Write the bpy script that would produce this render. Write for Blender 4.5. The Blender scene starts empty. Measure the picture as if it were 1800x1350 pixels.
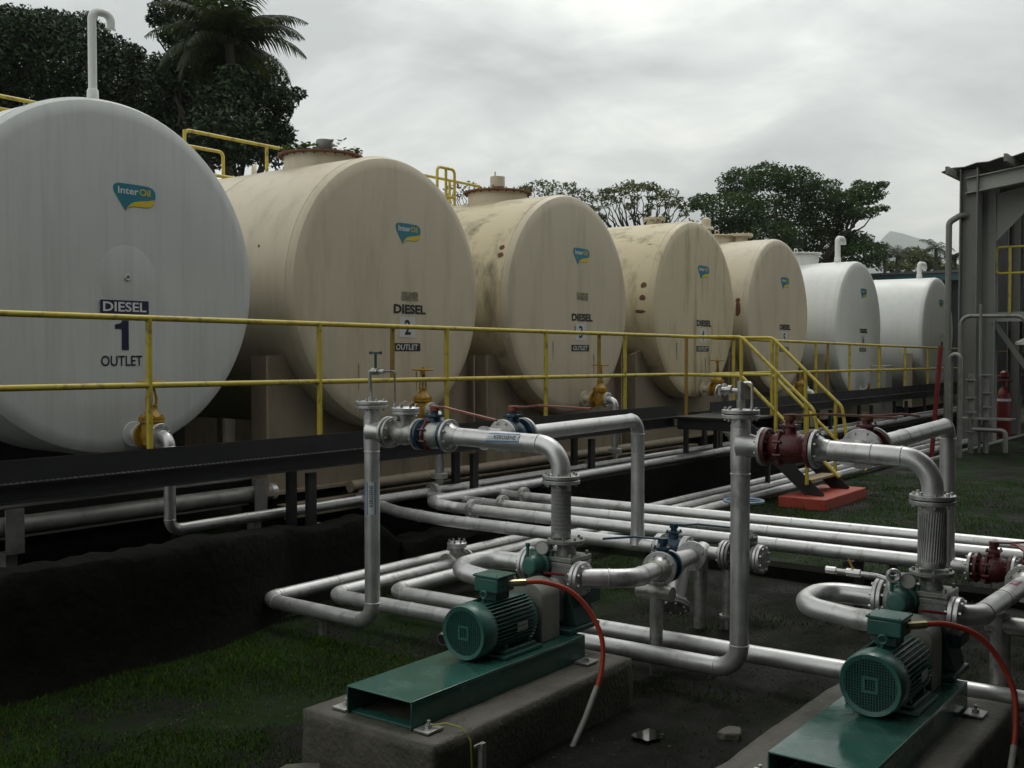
import bpy, bmesh, math, random
from mathutils import Vector, Matrix, noise as mnoise
R = math.radians
rnd = random.Random(11)
scn = bpy.context.scene
col = scn.collection

# ------------------------------------------------------------------ camera
# X runs along the row of tanks, Y along the tank axes (away), Z up, metres
cam_d = bpy.data.cameras.new('camera')
cam_d.sensor_width = 36.0
cam_d.lens = 36.0 * 1880.0 / 1800.0
cam_d.clip_start = 0.1
cam_d.clip_end = 9000
cam = bpy.data.objects.new('camera', cam_d)
col.objects.link(cam)
YAW, PITCH = R(36.7), R(1.7)
cam.location = (0, 0, 2.2)
cam.rotation_euler = (R(90) - PITCH, 0, YAW - R(90))
scn.camera = cam
scn.render.resolution_x, scn.render.resolution_y = 1024, 768

# ------------------------------------------------------------------ sky: overcast cloud sheet over a Nishita sky
SUN_EL, SUN_AZ = R(58), R(20)      # sun behind the cloud, back and to the right of the tanks
w = bpy.data.worlds.new('World')
scn.world = w
w.use_nodes = True
nt = w.node_tree
nt.nodes.clear()
N = nt.nodes.new
L = nt.links.new
out = N('ShaderNodeOutputWorld')
bg = N('ShaderNodeBackground')
bg.inputs[1].default_value = 1.0
L(bg.outputs[0], out.inputs[0])
sky = N('ShaderNodeTexSky')
sky.sky_type = 'NISHITA'
sky.sun_disc = False
sky.sun_elevation = SUN_EL
sky.sun_rotation = R(90) - SUN_AZ
skys = N('ShaderNodeVectorMath'); skys.operation = 'SCALE'; skys.inputs['Scale'].default_value = 0.09
L(sky.outputs[0], skys.inputs[0])
tc = N('ShaderNodeTexCoord')
sep = N('ShaderNodeSeparateXYZ')
L(tc.outputs['Generated'], sep.inputs[0])
def wm(op, a, b=None, c=None):
    n = N('ShaderNodeMath'); n.operation = op
    for i, v in enumerate((a, b, c)):
        if v is None: continue
        if isinstance(v, (int, float)): n.inputs[i].default_value = v
        else: L(v, n.inputs[i])
    return n.outputs[0]
zpos = wm('MAXIMUM', sep.outputs[2], 0.0)
den = wm('ADD', zpos, 0.22)
cmb = N('ShaderNodeCombineXYZ')
L(wm('DIVIDE', sep.outputs[0], den), cmb.inputs[0])
L(wm('DIVIDE', sep.outputs[1], den), cmb.inputs[1])
def wnoise(scale, detail, rough, dist, off):
    mp = N('ShaderNodeMapping'); mp.inputs['Location'].default_value = off
    L(cmb.outputs[0], mp.inputs[0])
    n = N('ShaderNodeTexNoise')
    n.inputs['Scale'].default_value = scale; n.inputs['Detail'].default_value = detail
    n.inputs['Roughness'].default_value = rough; n.inputs['Distortion'].default_value = dist
    L(mp.outputs[0], n.inputs['Vector'])
    return n.outputs[0]
n1 = wnoise(0.85, 6, 0.55, 0.5, (3.6, 1.3, 0))
n2 = wnoise(2.3, 8, 0.55, 0.5, (7.3, 4.2, 2))
cl = wm('ADD', wm('MULTIPLY', n1, 0.62), wm('MULTIPLY', n2, 0.38))
ramp = N('ShaderNodeValToRGB')
e = ramp.color_ramp.elements
e[0].position = 0.40; e[0].color = (0.60, 0.625, 0.615, 1)
e[1].position = 0.62; e[1].color = (1.34, 1.34, 1.24, 1)
m_ = e.new(0.50); m_.color = (0.87, 0.895, 0.865, 1)
L(cl, ramp.inputs[0])
# overcast luminance: brighter towards the zenith (CIE overcast sky)
mrn = N('ShaderNodeMapRange'); mrn.interpolation_type = 'SMOOTHSTEP'
mrn.inputs['From Min'].default_value = -0.05; mrn.inputs['From Max'].default_value = 0.34; mrn.inputs['To Min'].default_value = 0.58; mrn.inputs['To Max'].default_value = 0.95
L(zpos, mrn.inputs['Value'])
lum = wm('MULTIPLY_ADD', zpos, 0.10, mrn.outputs[0])
clv = N('ShaderNodeVectorMath'); clv.operation = 'SCALE'
L(ramp.outputs[0], clv.inputs[0]); L(lum, clv.inputs['Scale'])
mixs = N('ShaderNodeMix'); mixs.data_type = 'RGBA'; mixs.inputs[0].default_value = 0.94
L(skys.outputs[0], mixs.inputs[6]); L(clv.outputs[0], mixs.inputs[7])
L(mixs.outputs[2], bg.inputs[0])

# ------------------------------------------------------------------ sun through thick cloud
sd = bpy.data.lights.new('sun', 'SUN')
sd.energy = 0.6
sd.angle = R(18)
sd.color = (1.0, 0.97, 0.92)
sun = bpy.data.objects.new('sun', sd)
col.objects.link(sun)
sdir = Vector((math.cos(SUN_EL) * math.cos(SUN_AZ), math.cos(SUN_EL) * math.sin(SUN_AZ), math.sin(SUN_EL)))
sun.rotation_euler = (-sdir).to_track_quat('-Z', 'Y').to_euler()

scn.view_settings.view_transform = 'Standard'
scn.view_settings.look = 'None'
scn.view_settings.exposure = 0.22
scn.cycles.max_bounces = 5; scn.cycles.diffuse_bounces = 2; scn.cycles.glossy_bounces = 3; scn.cycles.transmission_bounces = 2; scn.cycles.volume_bounces = 0
scn.view_settings.gamma = 1.0
scn.view_settings.use_curve_mapping = False

# ------------------------------------------------------------------ materials
def mat(name, base, rough=0.55, metal=0.0, var=0.12, scale=4.0, dirt=None, dirt_amt=0.5, dirt_scale=(2, 2, 2),
        dirt_pos=(0.5, 0.7), bump=0.0, bump_scale=60, island=0.0, spec=0.5, rvar=0.12, coat=0.0, transl=0.0):
    m = bpy.data.materials.new(name); m.use_nodes = True
    t = m.node_tree; ns = t.nodes; ln = t.links.new
    b = ns['Principled BSDF']
    b.inputs['Metallic'].default_value = metal
    b.inputs['Specular IOR Level'].default_value = spec
    b.inputs['Coat Weight'].default_value = coat
    tcn = ns.new('ShaderNodeTexCoord')
    geo = ns.new('ShaderNodeNewGeometry')
    pos = geo.outputs['Position']
    nz = ns.new('ShaderNodeTexNoise'); nz.inputs['Scale'].default_value = scale; nz.inputs['Detail'].default_value = 6
    nz.inputs['Roughness'].default_value = 0.65
    ln(pos, nz.inputs['Vector'])
    mr = ns.new('ShaderNodeMapRange'); mr.inputs['From Min'].default_value = 0.25; mr.inputs['From Max'].default_value = 0.75
    mr.inputs['To Min'].default_value = 1 - var; mr.inputs['To Max'].default_value = 1 + var
    ln(nz.outputs[0], mr.inputs['Value'])
    fac = mr.outputs[0]
    if island:
        mi = ns.new('ShaderNodeMapRange'); mi.inputs['To Min'].default_value = 1 - island; mi.inputs['To Max'].default_value = 1 + island
        ln(geo.outputs['Random Per Island'], mi.inputs['Value'])
        mu = ns.new('ShaderNodeMath'); mu.operation = 'MULTIPLY'
        ln(fac, mu.inputs[0]); ln(mi.outputs[0], mu.inputs[1]); fac = mu.outputs[0]
    sc = ns.new('ShaderNodeVectorMath'); sc.operation = 'SCALE'
    sc.inputs[0].default_value = base[:3]; ln(fac, sc.inputs['Scale'])
    c = sc.outputs[0]
    if dirt:
        mp = ns.new('ShaderNodeMapping'); mp.inputs['Scale'].default_value = dirt_scale
        ln(pos, mp.inputs[0])
        dn = ns.new('ShaderNodeTexNoise'); dn.inputs['Scale'].default_value = 1.0; dn.inputs['Detail'].default_value = 8
        dn.inputs['Roughness'].default_value = 0.68
        ln(mp.outputs[0], dn.inputs['Vector'])
        dr = ns.new('ShaderNodeMapRange'); dr.inputs['From Min'].default_value = dirt_pos[0]; dr.inputs['From Max'].default_value = dirt_pos[1]
        dr.inputs['To Max'].default_value = dirt_amt
        ln(dn.outputs[0], dr.inputs['Value'])
        mx = ns.new('ShaderNodeMix'); mx.data_type = 'RGBA'
        ln(dr.outputs[0], mx.inputs[0]); ln(c, mx.inputs[6]); mx.inputs[7].default_value = (*dirt[:3], 1)
        c = mx.outputs[2]
    ln(c, b.inputs['Base Color'])
    rr = ns.new('ShaderNodeMapRange'); rr.inputs['From Min'].default_value = 0.3; rr.inputs['From Max'].default_value = 0.7
    rr.inputs['To Min'].default_value = max(0.02, rough - rvar); rr.inputs['To Max'].default_value = min(1, rough + rvar)
    ln(nz.outputs[0], rr.inputs['Value']); ln(rr.outputs[0], b.inputs['Roughness'])
    if bump:
        bn = ns.new('ShaderNodeTexNoise'); bn.inputs['Scale'].default_value = bump_scale; bn.inputs['Detail'].default_value = 4
        ln(pos, bn.inputs['Vector'])
        bp = ns.new('ShaderNodeBump'); bp.inputs['Strength'].default_value = bump; bp.inputs['Distance'].default_value = 0.02
        ln(bn.outputs[0], bp.inputs['Height']); ln(bp.outputs[0], b.inputs['Normal'])
    if transl:
        tr = ns.new('ShaderNodeBsdfTranslucent'); ad = ns.new('ShaderNodeMixShader'); ad.inputs[0].default_value = transl
        g2 = ns.new('ShaderNodeVectorMath'); g2.operation = 'MULTIPLY'; g2.inputs[1].default_value = (1.5, 1.6, .7); ln(c, g2.inputs[0]); ln(g2.outputs[0], tr.inputs[0])
        ln(b.outputs[0], ad.inputs[1]); ln(tr.outputs[0], ad.inputs[2]); ln(ad.outputs[0], ns['Material Output'].inputs['Surface'])
    return m

M = {}
M['silver'] = mat('silver_paint', (0.62, 0.62, 0.62), 0.40, 0.72, 0.14, 5, dirt=(0.17, 0.14, 0.11), dirt_amt=0.6, dirt_scale=(11, 11, 6), dirt_pos=(0.54, 0.72), bump=0.06, bump_scale=90)
M['silver_dull'] = mat('aged_silver_paint', (0.42, 0.42, 0.40), 0.42, 0.7, 0.22, 14, dirt=(0.09, 0.07, 0.05), dirt_amt=0.7, dirt_scale=(16, 16, 16), dirt_pos=(0.5, 0.68), bump=0.15, bump_scale=120)
M['steel_grey'] = mat('grey_steel', (0.22, 0.22, 0.21), 0.5, 0.55, 0.2, 6, dirt=(0.07, 0.06, 0.05), dirt_amt=0.6, dirt_scale=(5, 5, 5))
M['silver_flange'] = mat('silver_flange_paint', (0.50, 0.50, 0.49), 0.40, 0.72, 0.18, 12, dirt=(0.13, 0.08, 0.045), dirt_amt=0.75, dirt_scale=(22, 22, 22), dirt_pos=(0.56, 0.70), bump=0.12, bump_scale=110)
M['galv'] = mat('galvanised_bolt', (0.45, 0.45, 0.44), 0.38, 0.8, 0.2, 30)
M['gasket'] = mat('black_gasket', (0.012, 0.012, 0.013), 0.8)
M['white_tank'] = mat('grey_white_tank_paint', (0.53, 0.545, 0.535), 0.42, 0, 0.05, 1.2, dirt=(0.30, 0.31, 0.305), dirt_amt=0.38, dirt_scale=(11, 9, 0.6), dirt_pos=(0.47, 0.75))
M['clean_white'] = mat('white_tank_paint', (0.68, 0.69, 0.66), 0.42, 0, 0.04, 1.2, dirt=(0.4, 0.4, 0.36), dirt_amt=0.35, dirt_scale=(8, 8, 0.6), dirt_pos=(0.5, 0.8))
M['cream'] = mat('cream_tank_paint', (0.535, 0.47, 0.35), 0.45, 0, 0.06, 0.9, dirt=(0.26, 0.225, 0.155), dirt_amt=0.45, dirt_scale=(5, 4, 0.7), dirt_pos=(0.49, 0.74))
M['cream_dirty'] = mat('algae_stained_cream_paint', (0.55, 0.475, 0.315), 0.5, 0, 0.06, 0.9, dirt=(0.10, 0.09, 0.045), dirt_amt=0.8, dirt_scale=(4.5, 2.2, 0.55), dirt_pos=(0.50, 0.70))
M['saddle'] = mat('beige_saddle_paint', (0.24, 0.20, 0.14), 0.6, 0, 0.15, 3, dirt=(0.08, 0.06, 0.04), dirt_amt=0.6, dirt_scale=(5, 5, 1.2))
M['yellow'] = mat('yellow_rail_paint', (0.50, 0.40, 0.05), 0.38, 0, 0.12, 8, dirt=(0.15, 0.09, 0.03), dirt_amt=0.75, dirt_scale=(9, 9, 9), dirt_pos=(0.52, 0.66))
M['yellow_old'] = mat('browned_yellow_paint', (0.30, 0.20, 0.035), 0.45, 0, 0.15, 8, dirt=(0.10, 0.05, 0.02), dirt_amt=0.6, dirt_scale=(9, 9, 9), dirt_pos=(0.5, 0.68))
M['valve_yellow'] = mat('ochre_valve_paint', (0.40, 0.235, 0.02), 0.42, 0, 0.2, 18, dirt=(0.10, 0.05, 0.02), dirt_amt=0.7, dirt_scale=(20, 20, 20), dirt_pos=(0.52, 0.68))
M['black'] = mat('black_painted_steel', (0.010, 0.011, 0.012), 0.5, 0, 0.3, 5, dirt=(0.03, 0.027, 0.02), dirt_amt=0.4, dirt_scale=(6, 6, 6))
M['green'] = mat('machine_green_paint', (0.032, 0.120, 0.098), 0.33, 0, 0.1, 6, dirt=(0.10, 0.11, 0.09), dirt_amt=0.35, dirt_scale=(7, 7, 7), dirt_pos=(0.55, 0.75), bump=0.05, bump_scale=130)
M['green_wet'] = mat('wet_green_paint', (0.024, 0.105, 0.082), 0.20, 0, 0.15, 3.2, dirt=(0.07, 0.09, 0.07), dirt_amt=0.4, dirt_scale=(5, 5, 5), dirt_pos=(0.52, 0.7), bump=0.03, bump_scale=40, rvar=0.16, spec=0.7)
M['green_dark'] = mat('dark_green_casting', (0.018, 0.070, 0.060), 0.42, 0, 0.2, 12, bump=0.2, bump_scale=90)
M['cast'] = mat('machined_grey_casting', (0.26, 0.27, 0.25), 0.42, 0.35, 0.25, 14, dirt=(0.05, 0.075, 0.06), dirt_amt=0.6, dirt_scale=(11, 11, 11), bump=0.25, bump_scale=80)
M['guard'] = mat('grey_coupling_guard', (0.27, 0.27, 0.24), 0.5, 0, 0.12, 6, dirt=(0.12, 0.11, 0.08), dirt_amt=0.5, dirt_scale=(6, 6, 3))
M['blue'] = mat('dark_blue_valve_paint', (0.012, 0.045, 0.075), 0.36, 0, 0.2, 12)
M['pale_blue'] = mat('pale_blue_wheel_paint', (0.16, 0.27, 0.36), 0.4, 0, 0.15, 12)
M['maroon'] = mat('maroon_valve_paint', (0.105, 0.022, 0.020), 0.38, 0, 0.25, 16, dirt=(0.025, 0.012, 0.012), dirt_amt=0.7, dirt_scale=(14, 14, 14), bump=0.2, bump_scale=80)
M['handle_red'] = mat('red_lever_paint', (0.22, 0.055, 0.035), 0.45, 0, 0.3, 20, dirt=(0.05, 0.03, 0.025), dirt_amt=0.6, dirt_scale=(25, 25, 25))
M['hose_red'] = mat('orange_red_conduit', (0.38, 0.046, 0.020), 0.5, 0, 0.1, 10)
M['conduit'] = mat('grey_conduit', (0.30, 0.29, 0.27), 0.5, 0, 0.2, 18)
M['concrete'] = mat('wet_concrete', (0.090, 0.084, 0.067), 0.65, 0, 0.35, 3.5, dirt=(0.030, 0.030, 0.020), dirt_amt=0.75, dirt_scale=(3.5, 3.5, 2.0), dirt_pos=(0.45, 0.68), bump=0.5, bump_scale=35)
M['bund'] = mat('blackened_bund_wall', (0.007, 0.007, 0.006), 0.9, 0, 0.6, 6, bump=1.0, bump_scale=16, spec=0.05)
M['red_block'] = mat('red_oxide_block_paint', (0.36, 0.050, 0.028), 0.5, 0, 0.2, 7, dirt=(0.12, 0.03, 0.02), dirt_amt=0.6, dirt_scale=(9, 9, 9), bump=0.3, bump_scale=40)
M['red'] = mat('fire_red_paint', (0.15, 0.008, 0.010), 0.45, 0, 0.15, 5)
M['rust'] = mat('rusty_steel', (0.13, 0.055, 0.030), 0.8, 0, 0.4, 12, bump=0.3, bump_scale=60)
M['print_black'] = mat('black_lettering', (0.010, 0.010, 0.014), 0.5, 0, 0.05)
M['print_navy'] = mat('navy_lettering', (0.012, 0.014, 0.045), 0.5, 0, 0.05)
M['print_white'] = mat('white_lettering', (0.62, 0.64, 0.64), 0.5, 0, 0.04)
M['plate_pale'] = mat('pale_number_plate', (0.52, 0.55, 0.57), 0.5, 0, 0.04)
M['teal'] = mat('teal_print', (0.020, 0.175, 0.235), 0.45, 0, 0.06)
M['logo_yellow'] = mat('yellow_print', (0.62, 0.46, 0.020), 0.45, 0, 0.06)
M['sticker_blue'] = mat('blue_print', (0.05, 0.20, 0.38), 0.45, 0, 0.06)
M['sticker_white'] = mat('white_sticker', (0.50, 0.53, 0.53), 0.45, 0, 0.06)
M['magenta'] = mat('plum_sticker', (0.22, 0.035, 0.11), 0.45, 0, 0.1)
M['stain'] = mat('faded_stain_patch', (0.17, 0.16, 0.10), 0.6, 0, 0.35, 18, dirt=(0.38, 0.34, 0.25), dirt_amt=0.8, dirt_scale=(18, 18, 18))
M['shed_steel'] = mat('grey_green_shed_paint', (0.15, 0.155, 0.14), 0.5, 0, 0.15, 1.5, dirt=(0.09, 0.09, 0.07), dirt_amt=0.5, dirt_scale=(2, 2, 0.6))
M['shed_pale'] = mat('pale_shed_cladding', (0.27, 0.28, 0.26), 0.5, 0, 0.1, 1.5)
M['roof_sheet'] = mat('dark_roof_sheet', (0.10, 0.105, 0.105), 0.5, 0.2, 0.2, 2)
M['teal_roof'] = mat('teal_fascia', (0.02, 0.075, 0.085), 0.5, 0, 0.1, 1)
M['glass'] = mat('gauge_glass', (0.45, 0.46, 0.43), 0.12, 0, 0.05)
M['brass'] = mat('brass_gland', (0.42, 0.36, 0.20), 0.35, 0.8, 0.15, 20)
M['orange'] = mat('orange_lever', (0.55, 0.25, 0.03), 0.45)
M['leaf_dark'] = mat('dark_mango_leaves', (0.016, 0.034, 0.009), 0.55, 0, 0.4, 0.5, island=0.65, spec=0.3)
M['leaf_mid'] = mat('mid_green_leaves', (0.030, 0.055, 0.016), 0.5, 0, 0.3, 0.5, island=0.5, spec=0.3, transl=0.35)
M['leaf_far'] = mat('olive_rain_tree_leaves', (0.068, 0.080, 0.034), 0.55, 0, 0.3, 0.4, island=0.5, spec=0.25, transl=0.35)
M['frond'] = mat('palm_frond_green', (0.024, 0.034, 0.010), 0.5, 0, 0.25, 1.0, island=0.45, spec=0.4, transl=0.35)
M['bark'] = mat('grey_brown_bark', (0.030, 0.026, 0.020), 0.9, 0, 0.4, 5, bump=0.6, bump_scale=20)
M['grass'] = mat('short_green_grass', (0.036, 0.080, 0.007), 0.65, 0, 0.45, 1.3, dirt=(0.050, 0.048, 0.014), dirt_amt=0.35, dirt_scale=(3, 3, 3), dirt_pos=(0.5, 0.66), island=0.7, spec=0.08)
M['gravel'] = mat('dark_wet_gravel', (0.026, 0.025, 0.021), 0.5, 0, 0.3, 5, island=0.9, spec=0.3)
M['water'] = mat('puddle_water', (0.010, 0.010, 0.009), 0.05, 0, 0.05, 3, spec=0.6, rvar=0.02)
M['hill'] = mat('forested_hill', (0.05, 0.08, 0.06), 0.9, 0, 0.2, 0.02)
M['wire'] = mat('yellow_green_wire', (0.35, 0.36, 0.06), 0.5)
M['timber'] = mat('pale_timber', (0.30, 0.23, 0.13), 0.6, 0, 0.2, 15)
M['shade_black'] = mat('painted_shade_black', (0.006, 0.006, 0.006), 0.9)  # near-black that paints the shade inside the open stub and fan cover
# ------------------------------------------------------------------ mesh builder
def basis(ax):
    a = Vector(ax).normalized()
    h = Vector((0, 0, 1)) if abs(a.z) < 0.9 else Vector((1, 0, 0))
    u = h.cross(a).normalized()
    return u, a.cross(u).normalized(), a

def arc_path(pts, bend, nb=8):
    pts = [Vector(p) for p in pts]
    if len(pts) < 3 or not bend: return pts
    o = [pts[0]]
    for i in range(1, len(pts) - 1):
        p = pts[i]; a = (pts[i - 1] - p); b = (pts[i + 1] - p)
        la, lb = a.length, b.length; a.normalize(); b.normalize()
        ang = a.angle(b)
        if ang > math.pi - 0.02: o.append(p); continue
        bb = bend[i - 1] if isinstance(bend, (list, tuple)) else bend
        t = min(bb / math.tan(ang / 2), la * 0.49 if i > 1 else la * 0.98, lb * 0.49 if i < len(pts) - 2 else lb * 0.98)
        r = t * math.tan(ang / 2)
        c = p + (a + b).normalized() * (r / math.sin(ang / 2))
        s, e_ = p + a * t, p + b * t
        v0, v1 = s - c, e_ - c
        th = v0.angle(v1)
        for k in range(nb + 1):
            f = k / nb
            o.append(c + (v0 * math.sin((1 - f) * th) + v1 * math.sin(f * th)) / math.sin(th))
    o.append(pts[-1])
    return o

class MB:
    def __init__(s, org=(0, 0, 0)):
        s.v = []; s.f = []; s.o = Vector(org)
    def add(s, vs, fs):
        n = len(s.v)
        s.v += [Vector(v) - s.o for v in vs]
        s.f += [tuple(i + n for i in f) for f in fs]
        return s
    def box(s, c, size, rot=None):
        hx, hy, hz = size[0] / 2, size[1] / 2, size[2] / 2
        vs = [Vector((x, y, z)) for x in (-hx, hx) for y in (-hy, hy) for z in (-hz, hz)]
        if rot is not None: vs = [rot @ v for v in vs]
        c = Vector(c)
        return s.add([v + c for v in vs], [(0, 1, 3, 2), (4, 6, 7, 5), (0, 4, 5, 1), (2, 3, 7, 6), (0, 2, 6, 4), (1, 5, 7, 3)])
    def bar(s, p0, p1, wd, ht, up=(0, 0, 1)):
        p0, p1 = Vector(p0), Vector(p1); a = (p1 - p0); ln = a.length; a.normalize()
        sd_ = Vector(up).cross(a).normalized(); u = a.cross(sd_)
        rot = Matrix((a, sd_, u)).transposed()
        return s.box((p0 + p1) / 2, (ln, wd, ht), rot)
    def cyl(s, p0, p1, r0, r1=None, seg=16, caps=True):
        r1 = r0 if r1 is None else r1
        p0, p1 = Vector(p0), Vector(p1); u, v, a = basis(p1 - p0)
        vs = []
        for p, r in ((p0, r0), (p1, r1)):
            vs += [p + (u * math.cos(2 * math.pi * k / seg) + v * math.sin(2 * math.pi * k / seg)) * r for k in range(seg)]
        fs = [(k, (k + 1) % seg, seg + (k + 1) % seg, seg + k) for k in range(seg)]
        if caps: fs += [tuple(range(seg - 1, -1, -1)), tuple(range(seg, 2 * seg))]
        return s.add(vs, fs)
    def tube(s, pts, r, seg=18, bend=0, nb=8, caps=True):
        P = arc_path(pts, bend, nb)
        n = len(P); vs = []; fs = []
        t0 = (P[1] - P[0]).normalized(); u, v, _ = basis(t0)
        prev = t0
        for i, p in enumerate(P):
            if i == 0: t = t0
            elif i == n - 1: t = (P[-1] - P[-2]).normalized()
            else: t = ((P[i + 1] - p).normalized() + (p - P[i - 1]).normalized()).normalized()
            q = prev.rotation_difference(t); u = q @ u; u = (u - t * u.dot(t)).normalized(); v = t.cross(u); prev = t
            rr = r[i] if isinstance(r, list) else r
            if 0 < i < n - 1 and not bend:
                d1 = (P[i + 1] - p).normalized(); rr = rr / max(0.5, math.sqrt((1 + t.dot(d1)) / 2)) if len(P) < 40 else rr
            vs += [p + (u * math.cos(2 * math.pi * k / seg) + v * math.sin(2 * math.pi * k / seg)) * rr for k in range(seg)]
        for i in range(n - 1):
            for k in range(seg):
                a, b = i * seg + k, i * seg + (k + 1) % seg
                fs.append((a, b, b + seg, a + seg))
        if caps: fs += [tuple(range(seg - 1, -1, -1)), tuple(range((n - 1) * seg, n * seg))]
        return s.add(vs, fs)
    def lathe(s, prof, org, ax, seg=28, caps=True):
        u, v, a = basis(ax); org = Vector(org); vs = []; fs = []
        n = len(prof)
        for r, h in prof:
            vs += [org + a * h + (u * math.cos(2 * math.pi * k / seg) + v * math.sin(2 * math.pi * k / seg)) * max(r, 1e-4) for k in range(seg)]
        for i in range(n - 1):
            for k in range(seg):
                p, q = i * seg + k, i * seg + (k + 1) % seg
                fs.append((p, q, q + seg, p + seg))
        if caps: fs += [tuple(range(seg - 1, -1, -1)), tuple(range((n - 1) * seg, n * seg))]
        return s.add(vs, fs)
    def torus(s, c, ax, r, rt, seg=32, st=10):
        u, v, a = basis(ax); c = Vector(c); vs = []; fs = []
        for i in range(seg):
            th = 2 * math.pi * i / seg; d = u * math.cos(th) + v * math.sin(th)
            for k in range(st):
                ph = 2 * math.pi * k / st
                vs.append(c + d * (r + rt * math.cos(ph)) + a * rt * math.sin(ph))
        for i in range(seg):
            for k in range(st):
                a0, a1 = i * st + k, i * st + (k + 1) % st
                b0, b1 = ((i + 1) % seg) * st + k, ((i + 1) % seg) * st + (k + 1) % st
                fs.append((a0, b0, b1, a1))
        return s.add(vs, fs)
    def prism(s, poly, o, u, v, d):
        """polygon poly (2-D) in the plane o + x*u + y*v, extruded by vector d"""
        o, u, v, d = Vector(o), Vector(u), Vector(v), Vector(d); n = len(poly)
        a = [o + u * x + v * y for x, y in poly]
        return s.add(a + [p + d for p in a], [tuple(range(n - 1, -1, -1)), tuple(range(n, 2 * n))] +
                     [(k, (k + 1) % n, n + (k + 1) % n, n + k) for k in range(n)])
    def bolts(s, c, ax, r, n, rb, h, off=0.0):
        u, v, a = basis(ax); c = Vector(c)
        for k in range(n):
            th = 2 * math.pi * (k + 0.5) / n + off
            p = c + (u * math.cos(th) + v * math.sin(th)) * r
            s.cyl(p - a * h / 2, p + a * h / 2, rb, seg=6)
        return s
    def build(s, name, m, parent=None, smooth=40, bevel=0):
        me = bpy.data.meshes.new(name)
        me.from_pydata([tuple(v) for v in s.v], [], s.f)
        bm = bmesh.new(); bm.from_mesh(me); bmesh.ops.recalc_face_normals(bm, faces=bm.faces); bm.to_mesh(me); bm.free()
        me.materials.append(M[m] if isinstance(m, str) else m)
        if smooth:
            for p in me.polygons: p.use_smooth = True
            me.set_sharp_from_angle(angle=R(smooth))
        o = bpy.data.objects.new(name, me); col.objects.link(o)
        if parent is not None: o.parent = parent
        elif s.o.length: o.location = s.o
        if bevel:
            b = o.modifiers.new('bevel', 'BEVEL'); b.width = bevel; b.segments = 2; b.limit_method = 'ANGLE'; b.angle_limit = R(40)
        return o

def tag(o, label=None, cat=None, group=None, kind=None):
    if label: o['label'] = label
    if cat: o['category'] = cat
    if group: o['group'] = group
    if kind: o['kind'] = kind
    return o
def thing(name, label, cat, loc=(0, 0, 0), rz=0, group=None):
    o = bpy.data.objects.new(name, None); col.objects.link(o)
    o.location = loc; o.rotation_euler = (0, 0, rz); o.empty_display_size = 0.1
    return tag(o, label, cat, group)
KIDS = {}
def copy_tree(root, loc, label, group=None, rz=None):
    kids = {}
    for o in col.objects:
        if o.parent: kids.setdefault(o.parent, []).append(o)
    def rec(o, parent):
        c = o.copy(); col.objects.link(c); c.parent = parent
        for k in kids.get(o, []): rec(k, c)
        return c
    c = rec(root, None); c.location = loc
    if rz is not None: c.rotation_euler = (0, 0, rz)
    c['label'] = label
    if group: c['group'] = group
    return c

def text_mesh(body, height, bold=0.0, shear=0.0, width=None):
    """outline letters as a flat mesh in XY, centred, cap height = height"""
    cu = bpy.data.curves.new('txt', 'FONT'); cu.body = body; cu.size = 1.0; cu.offset = bold; cu.shear = shear
    cu.resolution_u = 3
    o = bpy.data.objects.new('txt', cu); col.objects.link(o)
    dg = bpy.context.evaluated_depsgraph_get(); dg.update()
    me = bpy.data.meshes.new_from_object(o.evaluated_get(dg))
    vs = [v.co.copy() for v in me.vertices]; fs = [tuple(p.vertices) for p in me.polygons]
    bpy.data.objects.remove(o); bpy.data.curves.remove(cu); bpy.data.meshes.remove(me)
    x0, x1 = min(v.x for v in vs), max(v.x for v in vs); y0, y1 = min(v.y for v in vs), max(v.y for v in vs)
    k = height / (y1 - y0); kx = k if width is None else width / (x1 - x0)
    return [((v.x - (x0 + x1) / 2) * kx, (v.y - (y0 + y1) / 2) * k) for v in vs], fs
def flat_text(body, h, org, u, v, m, name, parent, bold=0, shear=0, width=None, porg=(0, 0, 0)):
    vs, fs = text_mesh(body, h, bold, shear, width)
    o, u, v = Vector(org), Vector(u), Vector(v)
    b = MB(porg); b.add([o + u * x + v * y for x, y in vs], fs)
    ob = b.build(name, m, parent, smooth=0)
    return ob

# ------------------------------------------------------------------ pipe fittings
def flange(mb, c, ax, r=0.115, t=0.024, bolts=8, rb=0.010, proud=0.016):
    a = Vector(ax).normalized(); c = Vector(c)
    mb.lathe([(r - 0.003, -t / 2), (r, -t / 2 + 0.003), (r, t / 2 - 0.003), (r - 0.003, t / 2)], c, a, 32)
    if bolts: mb.bolts(c, a, r * 0.80, bolts, rb, t + 2 * proud)
    return mb
def flange_pair(root, c, ax, org, r=0.115, t=0.024, gap=0.006, m1='silver_flange', m2='silver_flange', bolts=8, neck=None):
    """two bolted flanges with a gasket between; parts of root"""
    a = Vector(ax).normalized(); c = Vector(c)
    for s, m in ((-1, m1), (1, m2)):
        if m is None: continue
        b = MB(org); flange(b, c + a * s * (t / 2 + gap / 2), a, r, t, bolts)
        if neck: b.lathe([(neck + 0.025, 0), (neck + 0.006, 0.035), (neck, 0.06)], c + a * s * (t + gap / 2), a * s, 24)
        b.build('flange', m, root)
    MB(org).cyl(c - a * gap / 2, c + a * gap / 2, r * 0.9, seg=28).build('gasket', 'gasket', root)
def seam(mb, p, ax, r, w_=0.007):
    a = Vector(ax).normalized(); p = Vector(p)
    mb.lathe([(r - 0.001, -w_), (r + 0.0035, -w_ / 2), (r + 0.0035, w_ / 2), (r - 0.001, w_)], p, a, 24)
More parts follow.
